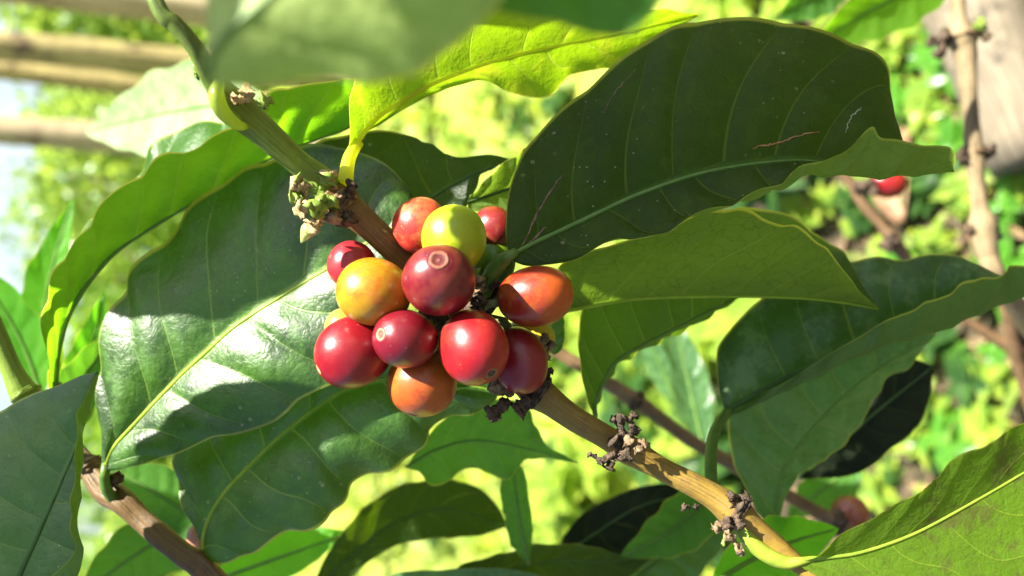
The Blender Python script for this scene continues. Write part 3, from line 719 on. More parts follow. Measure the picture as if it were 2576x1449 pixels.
def knuckle(root, x, y, d, rx, mat, seed, dirv=(.8, -.55), name='node', ln=1.0):
    """swollen joint: a rough collar around the stem"""
    r = np.random.default_rng(seed); k = d / 100 / F; dv = np.array(dirv) / np.linalg.norm(dirv)
    c = P(x, y, d); D = dv[0] * AX + dv[1] * AY
    pts = [c + D * k * rx * ln * f for f in np.linspace(-.7, .7, 14)]
    rad = rx * k * (.82 + .3 * np.sin(np.linspace(0, math.pi, 14))) * (1 + .08 * r.normal(size=14))
    ph = r.uniform(0, 6, 4)
    bf = lambda l, an: 1 + .09 * math.sin(3 * an + ph[0] + l * 700) + .07 * math.sin(6 * an + ph[1] + l * 1200) + .05 * r.normal()
    V, Fc, at = tube(np.array(pts), rad, 22, 1, bf); return mesh_obj(name, V, Fc, mat, root)

main = thing('coffee_branch', P(2600, 2050, 17), 'main brown branch crossing from the green shoot through the fruit bunch to the lower right', 'branch')
stem(main, [(330, -160, 15.6, 17), (400, 20, 15.7, 20), (440, 60, 15.8, 22), (490, 120, 16, 22), (525, 185, 16.3, 26), (565, 240, 16.6, 36), (600, 275, 16.9, 46), (640, 310, 17.2, 42), (690, 355, 17.5, 36), (745, 405, 17.9, 33), (800, 450, 18.2, 36), (830, 480, 18.3, 38)], GREENBARK, flat=.85, ridge=.04, grooves=.45, seed=3)
stem(main, [(825, 478, 18.3, 34), (860, 510, 18.4, 40), (890, 535, 18.4, 38), (930, 570, 18.45, 34), (975, 612, 18.5, 33), (1020, 655, 18.7, 34), (1090, 720, 18.9, 34), (1180, 820, 19.0, 36), (1270, 910, 19.0, 36), (1330, 965, 18.8, 38)], BROWN, ridge=.03, seed=4)
stem(main, [(1320, 955, 18.85, 40), (1350, 985, 18.8, 42), (1385, 1010, 18.7, 35), (1440, 1050, 18.6, 31), (1500, 1085, 18.5, 29), (1545, 1112, 18.5, 31), (1580, 1132, 18.4, 35), (1620, 1155, 18.4, 31), (1680, 1188, 18.4, 28), (1740, 1217, 18.3, 29), (1800, 1252, 18.2, 33), (1850, 1290, 18.1, 40), (1890, 1325, 18, 32), (1950, 1372, 17.9, 26), (2005, 1418, 17.8, 22), (2100, 1500, 17.6, 20), (2350, 1760, 17.3, 24), (2600, 2050, 17, 30)], OCHRE, ridge=.035, seed=5, n=150)
stem(main, [(1858, 1318, 18.0, 18), (1888, 1362, 17.8, 21), (1930, 1396, 17.7, 20), (1975, 1415, 17.6, 17), (2010, 1413, 17.5, 12), (2050, 1405, 17.5, 7)], rib_mat('side_shoot_green', (.20, .30, .025), (.32, .38, .04), tf=.15), name='side_shoot', ridge=.04, seed=6)
# upper node: leaf base, green buds with tan ends
stem(main, [(552, 205, 16.0, 14), (545, 240, 15.9, 20), (560, 280, 16.1, 20), (595, 312, 16.5, 15), (620, 318, 16.9, 8)], rib_mat('yellow_leaf_base', (.26, .34, .04), (.34, .42, .07), tf=.4), name='leaf_base', ridge=.05, seed=8)
for i, (x, y, an, L, R, o_) in enumerate([(628, 245, 100, 26, 12, .8), (660, 262, 30, 22, 12, .8), (610, 250, 190, 22, 9, .6), (505, 172, 250, 20, 10, .5), (490, 150, 80, 16, 8, .6)]): crumb(main, x, y, 16.4, an, L, R, (TANB, BUD)[i % 2], 400 + i, 'bud_scar', o_)
knuckle(main, 862, 512, 18.35, 41, CRUSTL, 11, (.75, -.66), ln=.8)
knuckle(main, 1215, 765, 18.9, 52, CRUST, 15, (.8, -.6), ln=.9)
knuckle(main, 1110, 795, 19.4, 78, CRUST, 16, (.8, -.6), ln=.9)  # added dark filler lump, closes the gap behind the cherries
stem(main, [(1205, 760, 18.9, 30), (1235, 715, 18.8, 30), (1262, 672, 18.6, 34), (1285, 640, 18.4, 16)], PET, name='leaf_base', ridge=.05, seed=18)
knuckle(main, 1352, 985, 18.75, 42, CRUST, 12, (.8, -.6), ln=.7)
knuckle(main, 1568, 1122, 18.42, 37, BROWND, 13, (.85, -.53), ln=.5)
knuckle(main, 1842, 1283, 18.12, 41, CRUST, 14, (.8, -.6), ln=.75)
for i, (x, y, d, an, L, R, m, nm, o_) in enumerate([
    (835, 475, 17.7, 100, 42, 15, TANB, 'spent_bud', .5), (800, 478, 17.5, 150, 70, 13, BUD, 'green_bud', .3), (775, 482, 17.4, 172, 45, 16, TANB, 'spent_bud', .3),
    (815, 500, 17.4, 235, 60, 15, BUD, 'green_bud', .5), (790, 515, 17.3, 215, 42, 14, TANB, 'spent_bud', .5), (805, 545, 17.3, 240, 40, 13, TANB, 'spent_bud', .4),
    (840, 505, 17.5, 200, 48, 17, BUD, 'green_bud', .6), (845, 530, 17.8, 260, 34, 16, CRUSTL, 'dried_flower', .4), (880, 500, 18.0, 75, 40, 12, CRUST, 'dried_flower', .3), (870, 540, 17.9, 300, 26, 14, CRUST, 'dried_flower', .5),
    (812, 470, 17.5, 60, 30, 13, BUD, 'green_bud', .6), (760, 497, 17.3, 190, 30, 12, BUD, 'green_bud', .4)]):
    crumb(main, x, y, d, an, L, R, m, 30 + i, nm, o_)
# the pointed pale bud below the upper node
def pointed(root, x0, y0, x1, y1, d, r_, mat, name):
    n = 14; pts = [P(x0 + (x1 - x0) * f, y0 + (y1 - y0) * f, d - .05 * math.sin(f * 3)) for f in np.linspace(0, 1, n)]
    k = d / 100 / F; rad = [r_ * k * (.55 + .9 * f * 1.1 if f < .4 else 1.0 * (1 - ((f - .4) / .6) ** 1.6) + .02) for f in np.linspace(0, 1, n)]
    V, Fc, at = tube(np.array(pts), rad, 12, .7); mesh_obj(name, V, Fc, mat, root)
pointed(main, 790, 548, 757, 612, 17.3, 19, simple_mat('pale_bud', (.34, .42, .12), (.48, .54, .2), 500, .5, .4, .0003, tf=.3, trans=(.7, .75, .3)), 'pointed_bud')
for i, (x, y, d, an, L, R, m, nm, o_) in enumerate([
    (1290, 985, 18.3, 165, 52, 13, CRUSTL, 'dried_flower', .2), (1255, 965, 18.2, 150, 22, 12, CRUSTL, 'dried_flower', .3), (1275, 1005, 18.2, 215, 62, 14, CRUST, 'dried_flower', .3), (1250, 1035, 18.1, 265, 26, 13, CRUSTL, 'dried_flower', .3),
    (1310, 1005, 18.2, 255, 30, 11, CRUST, 'dried_flower', .3), (1330, 1000, 18.2, 220, 40, 15, CRUST, 'dried_flower', .4), (1372, 905, 18.9, 100, 60, 9, CRUSTL, 'dried_flower', .1), (1380, 880, 18.9, 60, 20, 8, CRUSTL, 'dried_flower', .1), (1375, 960, 18.7, 80, 30, 9, CRUST, 'dried_flower', .2),
    (1570, 1105, 18.0, 95, 72, 14, CRUST, 'dried_flower', .3), (1580, 1060, 17.9, 50, 32, 9, CRUST, 'dried_flower', .3), (1560, 1060, 17.9, 160, 30, 9, CRUST, 'dried_flower', .3), (1555, 1120, 17.9, 130, 30, 15, CRUST, 'dried_flower', .4),
    (1550, 1140, 17.9, 200, 70, 12, CRUST, 'dried_flower', .3), (1500, 1150, 17.9, 160, 26, 7, CRUST, 'dried_flower', .2), (1540, 1160, 17.9, 240, 26, 13, CRUST, 'dried_flower', .4), (1590, 1095, 17.9, 70, 30, 15, CRUST, 'dried_flower', .4),
    (1600, 1130, 17.7, 40, 20, 14, CRUSTL, 'bud_scar', .9), (1585, 1115, 17.7, 90, 16, 12, CRUSTL, 'bud_scar', .9), (1610, 1120, 17.8, 30, 26, 13, CRUSTL, 'dried_flower', .6), (1575, 1135, 17.8, 260, 30, 15, CRUST, 'dried_flower', .7),
    (1840, 1262, 17.9, 80, 30, 15, CRUST, 'dried_flower', .5), (1865, 1258, 17.9, 40, 26, 11, CRUST, 'dried_flower', .4), (1830, 1300, 17.7, 260, 40, 16, CRUST, 'dried_flower', .6), (1810, 1318, 17.7, 210, 34, 12, CRUSTL, 'dried_flower', .4),
    (1850, 1300, 17.6, 300, 34, 13, CRUST, 'dried_flower', .7), (1830, 1330, 17.6, 265, 34, 11, CRUSTL, 'dried_flower', .4), (1735, 1278, 18.0, 160, 24, 8, CRUST, 'dried_flower', .3), (1745, 1272, 18.0, 340, 14, 8, CRUST, 'dried_flower', .3),
    (1845, 1345, 17.6, 285, 60, 8, CRUSTL, 'spent_bud', .2), (1862, 1370, 17.6, 290, 34, 6, CRUSTL, 'spent_bud', .2), (1822, 1345, 17.6, 270, 34, 5, BUD, 'green_bud', .2),
    (1205, 730, 18.0, 80, 40, 12, CRUSTL, 'dried_flower', .5), (1215, 755, 18.0, 250, 40, 14, CRUST, 'dried_flower', .5), (1230, 720, 18.1, 30, 30, 12, CRUST, 'dried_flower', .5), (1200, 700, 18.2, 110, 20, 10, BUD, 'green_bud', .5)]):
    crumb(main, x, y, d, an, L, R, m, 60 + i, nm, o_)

low = thing('coffee_branch', P(760, 1720, 20), 'brown twig with a long dark groove at the lower left under the sunlit leaf', 'branch')
stem(low, [(60, 1010, 22.3, 20), (205, 1150, 21.8, 22), (235, 1195, 21.5, 26), (270, 1235, 21.3, 34), (310, 1262, 21.0, 29), (350, 1300, 20.9, 27), (400, 1345, 20.7, 27), (460, 1395, 20.5, 28), (530, 1450, 20.4, 30), (760, 1720, 20, 40)], bark_mat('low_twig_bark', (.10, .055, .014), (.15, .085, .022), (.05, .03, .015), 1.0, .55, .5), ridge=.05, grooves=.9, seed=21)
knuckle(low, 222, 1172, 21.6, 30, BROWND, 22, (.6, -.8), ln=.9); knuckle(low, 290, 1205, 20.9, 18, CRUST, 23, (.5, -.8), ln=1.2)
lshoot = thing('coffee_branch', P(-260, 300, 20), 'pale green young shoot with a ringed joint at the left edge', 'branch')
stem(lshoot, [(-260, 300, 20, 22), (-90, 650, 20, 24), (0, 860, 20.3, 24), (30, 930, 20.4, 25), (52, 975, 20.5, 31), (75, 1010, 20.6, 36), (110, 1080, 20.8, 26), (170, 1160, 21.4, 22)], GREENBARK, seed=24, ridge=.03)
knuckle(lshoot, 62, 992, 20.4, 30, BUD, 25, (.6, -.8), ln=.5)
rb = thing('coffee_branch', onground(2950, 700), 'bare tan knotted branch running down the right side, out of focus', 'branch')
stem(rb, [(2398, -500, 36, 15), (2408, -60, 36, 17), (2412, 40, 36, 18), (2416, 92, 36, 33), (2428, 130, 36, 27), (2436, 200, 36, 20), (2442, 300, 36, 19), (2450, 380, 36, 23), (2455, 440, 36, 20), (2465, 520, 36, 21), (2472, 570, 36, 32), (2485, 640, 36, 26), (2510, 700, 36, 25), (2600, 830, 38, 26), (2950, 1300, 50, 30)], GREY, seed=31, ridge=.05, n=120)
rs = np.random.default_rng(77)
for (cx, cy) in ((2416, 92), (2450, 385), (2472, 580)):
    knuckle(rb, cx, cy, 36, 30 if cy < 200 else 24, BROWND, int(cx), (.15, -1), ln=.5)
    for k in range(9 if cy < 200 else 6):
        an = rs.uniform(-30, 30) + (0 if k % 2 else 180)
        crumb(rb, cx + (18 if k % 2 else -18) + rs.uniform(-6, 6), cy + rs.uniform(-16, 14), 36, an + 20, rs.uniform(18, 60 if cy < 200 else 30), rs.uniform(7, 12), (CRUST, BUD, CRUST, CRUSTL)[k % 4] if cy < 200 else CRUST, 200 + k + cy, ('dried_flower', 'green_bud', 'dried_flower', 'dried_flower')[k % 4] if cy < 200 else 'dried_flower', rs.uniform(-.4, .6))
b2 = thing('coffee_branch', P(1960, 1330, 30), 'blurred dark brown twig passing behind the drooping leaf right of the fruit', 'branch')
stem(b2, [(1330, 840, 30, 16), (1400, 885, 30, 16), (1500, 945, 30, 17), (1600, 1010, 30, 22), (1650, 1045, 30, 18), (1740, 1110, 30, 17), (1810, 1150, 30, 18), (1960, 1235, 30, 17), (2060, 1290, 31, 17), (2110, 1325, 31, 22), (2250, 1420, 32, 18), (2500, 1600, 34, 20)], BROWND, seed=33)
knuckle(b2, 1600, 1010, 30, 24, CRUST, 34, ln=.8); knuckle(b2, 2100, 1315, 31, 30, CRUST, 35, ln=.8)
b3 = thing('coffee_branch', P(2560, 900, 40), 'blurred dark twig with scabby joints in the gap under the big dark leaf tip', 'branch')
stem(b3, [(2080, 400, 42, 12), (2140, 460, 42, 14), (2170, 510, 42, 15), (2220, 570, 42, 14), (2245, 600, 42, 20), (2280, 650, 42, 15), (2400, 780, 42, 14), (2500, 850, 42, 15), (2545, 875, 42, 20), (2650, 980, 42, 16)], BROWND, seed=36)
for k, (x, y) in enumerate([(2240, 600), (2180, 455), (2150, 470), (2545, 870), (2235, 590)]): crumb(b3, x, y, 41.5, rs.uniform(0, 360), 34, 13, CRUST, 300 + k)
b4 = thing('coffee_branch', P(2560, 700, 44), 'thin dark twig rising past the end of the wavy leaf at the right edge', 'branch')
stem(b4, [(2500, 690, 40, 12), (2530, 760, 40, 15), (2550, 860, 41, 16), (2576, 960, 42, 15), (2650, 1200, 44, 16)], BROWND, seed=37)

# ------------------------------------------------------------------ leaves in and near focus
SCAR = simple_mat('scar_brown', (.10, .06, .04), (.24, .16, .10), 900, .8, .5, .0003)
SCARO = simple_mat('scar_orange', (.34, .13, .04), (.45, .25, .10), 900, .8, .5, .0003)
SCARP = simple_mat('scar_pale', (.34, .34, .20), (.45, .42, .28), 900, .8, .5, .0003)
M_DARK = leaf_mat('leaf_dark_glossy', (.012, .040, .004), (.044, .118, .009), trans=(.16, .42, .02), tf=.22, specks=.9, off=.1, rough=.46, spec=.8, blotch=.12, blotch_col=(.26, .15, .05))
M_DARKER = leaf_mat('leaf_dark_mottled', (.004, .012, .002), (.020, .038, .003), under=(.17, .26, .03), trans=(.16, .30, .005), tf=.24, specks=.8, off=.4, rough=.5, vein=(.035, .08, .012), spec=.2)
M_BACKLIT = leaf_mat('leaf_backlit', top=(.03,.09,.02), top2=(.05,.13,.03), under=(.085, .20, .014), trans=(.26, .60, .008), tf=.60, vein=(.16, .30, .03), blotch=.35, off=.8, specks=.2, rough=.4, ret=.2)
M_YELLOW = leaf_mat('leaf_yellowing', under=(.15, .25, .02), trans=(.36, .58, .008), tf=.58, vein=(.30, .34, .03), blotch=.45, mott=.5, blotch_col=(.42, .26, .02), off=1.1, specks=.3, rough=.4, ret=.45)
M_OLIVED = leaf_mat('leaf_drooping', (.02, .06, .01), (.04, .09, .015), under=(.05, .10, .012), trans=(.15, .30, .010), tf=.38, off=3.5, specks=.3, rough=.42, vein=(.20, .26, .04))
M_OLIVE = leaf_mat('leaf_olive_underside', under=(.085, .14, .022), trans=(.26, .43, .025), tf=.48, vein=(.12, .20, .03), off=1.6, specks=.3, rough=.5, ret=.75)
M_DAPPLE = leaf_mat('leaf_blotched_dappled', (.012, .038, .016), (.030, .070, .026), under=(.09, .16, .03), trans=(.12, .28, .03), tf=.28, mott=.6, off=2.1, specks=.4, rough=.38, vein=(.07, .14, .03))  # pale mottling is partly leaf colour, partly dappled sun put into it
M_CORNER = leaf_mat('leaf_corner_blotched', (.03, .09, .012), (.05, .12, .015), under=(.09, .17, .010), trans=(.28, .50, .010), tf=.48, blotch=1.5, blotch_col=(.10, .11, .02), off=2.7, specks=.9, rough=.42, vein=(.34, .45, .04))
M_MID = leaf_mat('leaf_mid_green', (.02, .08, .014), (.045, .12, .02), under=(.05, .14, .02), trans=(.18, .50, .02), tf=.40, off=3.2, specks=.2, rough=.38, vein=(.10, .22, .03))
M_PALE = leaf_mat('leaf_pale_glossy', (.05, .12, .05), (.08, .17, .06), trans=(.26, .55, .05), tf=.28, off=3.9, specks=.2, rough=.30)
M_GREY = leaf_mat('leaf_greyish_dark', (.030, .058, .034), (.058, .090, .052), under=(.10, .20, .02), trans=(.26, .58, .02), tf=.28, off=4.4, specks=1.0, rough=.40, vein=(.06, .15, .03), blotch=.15, blotch_col=(.35, .22, .12), spec=.6)
M_LIGHT = leaf_mat('leaf_pale_blotched_dappled', (.035, .095, .04), (.085, .165, .065), trans=(.16, .38, .05), tf=.32, mott=.5, off=2.6, specks=.4, rough=.36, vein=(.16, .26, .06))  # paler tone and mottling also stand for dappled sun
M_NEAR = leaf_mat('leaf_near_lens', (.20, .30, .09), (.34, .44, .14), trans=(.50, .75, .08), tf=.42, off=6.1, specks=.2, rough=.4)
M_GLARE = leaf_mat('leaf_glare', (.17, .26, .11), (.28, .36, .18), trans=(.50, .75, .2), tf=.3, off=6.6, specks=0, rough=.5, vein=(.4, .5, .2))  # pale colour imitates glare on an overexposed leaf
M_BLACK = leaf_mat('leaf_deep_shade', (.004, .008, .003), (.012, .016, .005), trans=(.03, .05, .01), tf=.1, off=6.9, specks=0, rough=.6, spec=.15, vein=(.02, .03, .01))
M_BRIGHT = leaf_mat('leaf_bright_green', (.05, .20, .015), (.08, .26, .02), under=(.08, .26, .02), trans=(.22, .68, .015), tf=.62, off=5.0, specks=.1, rough=.4, ret=.1)

leaf('large sunlit dark glossy leaf with a yellow midrib behind the left of the fruit bunch', M_DARK,
     ([(262, 1185), (285, 1128), (350, 1055), (450, 950), (520, 885), (600, 815), (720, 738), (830, 672), (950, 595), (1060, 530)], [20.6, 20.4, 20.0, 19.8, 19.7]),
     [([(262, 1185), (250, 1100), (245, 1010), (247, 930), (252, 850), (280, 780), (308, 738), (322, 690), (370, 640), (440, 580), (490, 510), (560, 455), (620, 425), (690, 398), (780, 365), (900, 380), (1000, 440), (1060, 530)], [20.6, 20.6, 20.7, 21.1, 21.3, 20.8, 20.2])],
     [([(262, 1185), (300, 1182), (360, 1166), (420, 1150), (490, 1123), (540, 1100), (610, 1089), (680, 1068), (720, 1038), (750, 1010), (800, 980), (850, 958), (900, 920), (950, 870), (1000, 780), (1040, 650), (1060, 530)], [20.6, 20.1, 19.8, 19.6, 19.6, 19.7, 19.8])],
     arch=(.45, .35), nveins=7.5, sweep=1.0, quilt=1.15, ruff=.5, seed=1, ribr=.62, pet=([(285, 1255), (268, 1230), (262, 1200)], [20.9, 20.7, 20.6]), petr=(1.5, 1.2))
leaf('dark glossy leaf with a wavy end, crossed by a sun streak, below the fruit bunch', M_DARK,
     ([(510, 1390), (513, 1345), (530, 1295), (560, 1245), (605, 1195), (700, 1100), (790, 1030), (880, 975), (1000, 950), (1130, 960), (1258, 985)], [20.6, 20.5, 20.6, 20.8, 21]),
     [([(510, 1390), (480, 1310), (450, 1240), (432, 1160), (480, 1100), (560, 1030), (700, 930), (850, 870), (1000, 860), (1150, 890), (1258, 985)], [20.6, 21.0, 21.4, 21.5, 21.2, 21])],
     [([(510, 1390), (522, 1408), (548, 1415), (592, 1408), (640, 1390), (680, 1362), (722, 1342), (775, 1332), (818, 1312), (850, 1280), (870, 1250), (888, 1218), (920, 1200), (960, 1188), (1002, 1170), (1042, 1145), (1065, 1120), (1085, 1082), (1110, 1060), (1150, 1043), (1200, 1038), (1235, 1022), (1258, 985)], [20.6, 20.2, 20.3, 20.6, 20.8, 20.9, 21])],
     arch=(.3, .45), nveins=7, sweep=.8, quilt=1.2, ruff=.7, seed=2, ribr=.6)
leaf('long folded leaf glowing bright green with a yellow rim, left of the green shoot', M_BACKLIT,
     ([(138, 985), (150, 870), (188, 765), (280, 645), (400, 562), (520, 492), (620, 430), (720, 380), (800, 350), (880, 320), (1000, 240)], [21.5, 21.6, 21.8, 21.6, 21]),
     [([(125, 985), (116, 880), (108, 795), (130, 700), (165, 640), (205, 590), (250, 520), (330, 455), (400, 400), (440, 381), (500, 368), (560, 332), (620, 290), (690, 228), (770, 215), (850, 196), (890, 198), (1000, 230)], [21.2, 20.3, 19.7, 19.7, 19.8, 20, 20.5])],
     [([(142, 985), (160, 860), (140, 740), (200, 600), (255, 525), (300, 490), (350, 432), (368, 395), (385, 365), (440, 330), (500, 308), (560, 306), (640, 280), (760, 250), (1000, 235)], [21.6, 22.4, 23.0, 23.2, 23.0, 22.6, 21.2])],
     face='under', arch=(-.25, 0), nveins=9, sweep=1.25, quilt=1.9, ruff=.4, seed=3, rib=RIB_P, ribr=.7, pet=([(118, 1100), (122, 1050), (130, 985)], [21.5, 21.5, 21.5]), petr=(2.0, 1.7))
leaf('yellow green backlit leaf on a bright yellow stalk above the fruit', M_YELLOW,
     ([(893, 372), (915, 335), (955, 292), (1000, 262), (1080, 215), (1200, 168), (1330, 130), (1450, 106), (1600, 75), (1755, 38)], [18.8, 19.4, 19.8, 20.2, 20.4]),
     [([(875, 372), (880, 300), (886, 200), (890, 120), (960, 60), (1100, 20), (1250, 5), (1400, 2), (1550, 10), (1650, 24), (1720, 28), (1755, 38)], [18.7, 18.4, 18.2, 18.3, 18.8, 19.6, 20.4])],
     [([(898, 372), (918, 338), (955, 315), (1000, 285), (1060, 252), (1110, 229), (1165, 212), (1205, 202), (1240, 210), (1280, 232), (1320, 243), (1362, 245), (1400, 232), (1418, 210), (1436, 188), (1480, 176), (1540, 172), (1600, 140), (1680, 90), (1755, 38)], [18.9, 19.8, 20.2, 20.8, 21.0, 21, 20.4])],
     face='under', arch=(-.2, -.1), nveins=8, sweep=.7, quilt=.45, ruff=.5, seed=4, rib=rib_mat('midrib_ochre', (.50, .50, .04), (.60, .58, .06), tf=.62), ribr=.6,
     pet=([(868, 462), (872, 430), (878, 400), (888, 378)], [18.3, 18.4, 18.6, 18.8]), petr=(1.85, 1.4), petmat=PET_Y)
leaf('dark shaded leaf with a bumpy outline and drawn-out tip, right behind the fruit bunch', M_DARKER,
     ([(860, 660), (968, 582), (1060, 515), (1150, 458), (1220, 425), (1292, 402)], [21.0, 21.0, 20.8]),
     [([(860, 660), (700, 520), (740, 420), (800, 358), (850, 342), (900, 335), (960, 328), (1010, 334), (1040, 345), (1062, 358), (1090, 362), (1120, 385), (1160, 396), (1230, 389), (1292, 402)], [21.0, 21.1, 21.3, 21.2, 20.8])],
     [([(860, 660), (920, 690), (1000, 640), (1100, 600), (1170, 530), (1185, 500), (1195, 470), (1215, 440), (1250, 415), (1292, 402)], [21.0, 20.6, 20.5, 20.6, 20.8])],
     nveins=6, sweep=.8, quilt=.7, ruff=.4, seed=5, rib=RIB_D, ribr=.4)
leaf('small olive leaf end between the fruit and the big dark leaf', M_OLIVE,
     ([(1176, 508), (1240, 488), (1320, 460), (1420, 420), (1560, 380)], [20.2, 20.4, 20.8]),
     [([(1176, 508), (1182, 492), (1200, 478), (1225, 450), (1250, 424), (1290, 396), (1340, 365), (1440, 320), (1560, 380)], [20.2, 20, 19.8, 20.2])],
     [([(1176, 508), (1180, 526), (1200, 532), (1235, 528), (1262, 538), (1320, 560), (1440, 560), (1560, 380)], [20.2, 20.2, 20.4, 20.8])],
     face='under', nveins=6, seed=6, quilt=.5, rib=RIB_D, ribr=.4)
leaf('largest dark green leaf, scarred and speckled with pale flecks, its tip edge curling over', M_DARKER,
     ([(1284, 642), (1350, 608), (1450, 562), (1600, 492), (1750, 440), (1880, 415), (2000, 404), (2080, 410), (2200, 425), (2400, 428)], [17.6, 17.8, 18.0, 18.2, 18.4, 18.4]),
     [([(1284, 640), (1273, 600), (1273, 540), (1280, 480), (1300, 420), (1335, 355), (1400, 290), (1450, 245), (1520, 185), (1600, 120), (1650, 85), (1740, 56), (1850, 45), (1950, 52), (2050, 72), (2150, 108), (2200, 135), (2235, 175), (2250, 250), (2256, 310), (2285, 380), (2400, 428)], [17.6, 17.9, 18.6, 19.2, 19.6, 19.5, 19.2, 18.5])],
     [([(1286, 650), (1360, 655), (1450, 630), (1540, 590), (1640, 565), (1750, 530), (1850, 505), (1950, 478), (2050, 442), (2200, 446), (2300, 440), (2400, 433)], [17.6, 17.5, 17.5, 17.6, 17.6, 17.8]),
      ([(1288, 657), (1330, 669), (1400, 664), (1450, 652), (1500, 625), (1550, 602), (1600, 600), (1650, 594), (1720, 560), (1780, 530), (1850, 508), (1940, 470), (2000, 430), (2060, 405), (2130, 375), (2170, 345), (2197, 318), (2215, 345), (2260, 352), (2320, 364), (2370, 368), (2392, 372), (2405, 395), (2400, 428)], [17.6, 17.4, 17.2, 17.1, 17.0, 17.1, 17.4])],
     arch=(.35, 0), nveins=8.5, sweep=1.15, quilt=1.1, ruff=.35, seed=7, ribr=.55, rib=RIB_P, nu=190, nv=30, scars=[([(.03, -.12), (.07, -.3), (.12, -.42), (.19, -.50)], .28, SCAR), ([(.03, -.03), (.07, -.10), (.10, -.16)], .3, SCAR), ([(.56, -.10), (.62, -.13), (.70, -.22)], .25, SCARO), ([(.75, -.25), (.755, -.40), (.77, -.5)], .16, SCARP), ([(.30, -.72), (.33, -.80), (.38, -.86)], .16, SCAR)], pet=([(1215, 735), (1240, 690), (1262, 662), (1280, 645)], [18.3, 18.0, 17.8, 17.6]), petr=(2.0, 1.2))
leaf('light olive leaf seen from below with netted veins, behind the orange red cherry', M_OLIVE,
     ([(1370, 792), (1450, 777), (1600, 752), (1800, 746), (2000, 750), (2120, 762), (2215, 779)], [19.8, 20.6, 21.4]),
     [([(1370, 740), (1410, 668), (1450, 648), (1500, 625), (1560, 610), (1650, 586), (1700, 562), (1750, 542), (1800, 528), (1855, 524), (1895, 536), (1920, 550), (1955, 560), (1995, 566), (2030, 585), (2060, 610), (2085, 630), (2100, 650), (2130, 690), (2165, 735), (2215, 779)], [19.4, 18.2, 17.9, 18.4, 19.6, 21.4])],
     [([(1370, 760), (1500, 640), (1700, 560), (1850, 524), (1960, 532), (2010, 556), (2055, 590), (2085, 612), (2125, 634), (2160, 700), (2215, 779)], [19.8, 22, 23, 23.2, 23, 22.2, 21.4])],
     face='under', arch=(-.15, 0), nveins=8, sweep=1.3, quilt=.55, ruff=.3, seed=8, rib=RIB_Y, ribr=.5)
leaf('drooping olive leaf half hanging below the light olive one, right of the fruit', M_OLIVED,
     ([(1497, 1050), (1500, 1005), (1545, 915), (1620, 866), (1750, 800), (1870, 742)], [21.4, 21.8, 22.4]),
     [([(1497, 1050), (1478, 1005), (1465, 950), (1455, 870), (1462, 780), (1500, 720), (1620, 680), (1870, 742)], [21.4, 21, 20.8, 21, 22.4])],
     [([(1497, 1050), (1506, 1008), (1556, 920), (1640, 872), (1760, 812), (1870, 742)], [21.4, 22.4, 23, 22.6])],
     face='under', nveins=7, seed=9, quilt=.5, rib=RIB_P, ribr=.6)
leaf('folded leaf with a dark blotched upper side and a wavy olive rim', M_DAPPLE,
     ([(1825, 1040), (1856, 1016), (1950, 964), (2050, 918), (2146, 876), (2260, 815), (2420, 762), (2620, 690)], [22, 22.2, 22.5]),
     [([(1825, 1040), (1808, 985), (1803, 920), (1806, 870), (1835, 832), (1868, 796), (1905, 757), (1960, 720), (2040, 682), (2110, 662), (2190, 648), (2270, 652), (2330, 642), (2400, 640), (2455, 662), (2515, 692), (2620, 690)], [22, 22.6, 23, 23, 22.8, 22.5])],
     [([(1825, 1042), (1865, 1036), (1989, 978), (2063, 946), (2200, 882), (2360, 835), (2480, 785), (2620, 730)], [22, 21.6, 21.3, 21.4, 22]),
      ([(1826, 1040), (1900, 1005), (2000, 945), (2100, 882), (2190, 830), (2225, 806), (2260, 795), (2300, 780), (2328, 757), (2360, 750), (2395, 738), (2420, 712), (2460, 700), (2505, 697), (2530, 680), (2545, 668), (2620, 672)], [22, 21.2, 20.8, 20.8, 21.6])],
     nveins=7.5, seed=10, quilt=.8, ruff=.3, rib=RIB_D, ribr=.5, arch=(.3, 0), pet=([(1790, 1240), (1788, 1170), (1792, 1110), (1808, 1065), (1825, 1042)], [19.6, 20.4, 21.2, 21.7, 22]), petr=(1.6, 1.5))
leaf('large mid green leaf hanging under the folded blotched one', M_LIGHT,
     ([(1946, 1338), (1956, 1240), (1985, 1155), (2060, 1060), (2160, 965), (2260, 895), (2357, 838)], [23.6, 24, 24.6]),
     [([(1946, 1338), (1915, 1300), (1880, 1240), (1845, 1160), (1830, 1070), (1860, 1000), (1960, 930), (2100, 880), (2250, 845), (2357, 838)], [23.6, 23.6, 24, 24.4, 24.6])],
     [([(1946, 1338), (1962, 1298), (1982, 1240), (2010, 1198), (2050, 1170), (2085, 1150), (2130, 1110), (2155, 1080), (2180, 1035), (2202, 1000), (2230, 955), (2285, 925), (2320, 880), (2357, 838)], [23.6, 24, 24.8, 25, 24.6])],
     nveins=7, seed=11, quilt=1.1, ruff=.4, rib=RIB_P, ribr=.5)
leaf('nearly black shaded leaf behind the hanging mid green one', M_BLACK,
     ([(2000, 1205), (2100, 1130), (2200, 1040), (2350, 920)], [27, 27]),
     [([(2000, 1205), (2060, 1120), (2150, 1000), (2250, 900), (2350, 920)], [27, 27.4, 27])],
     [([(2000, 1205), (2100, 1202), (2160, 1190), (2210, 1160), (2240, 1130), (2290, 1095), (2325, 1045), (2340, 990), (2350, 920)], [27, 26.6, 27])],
     nveins=6, seed=12, nu=80, nv=14, rib=RIB_D, ribr=.5)
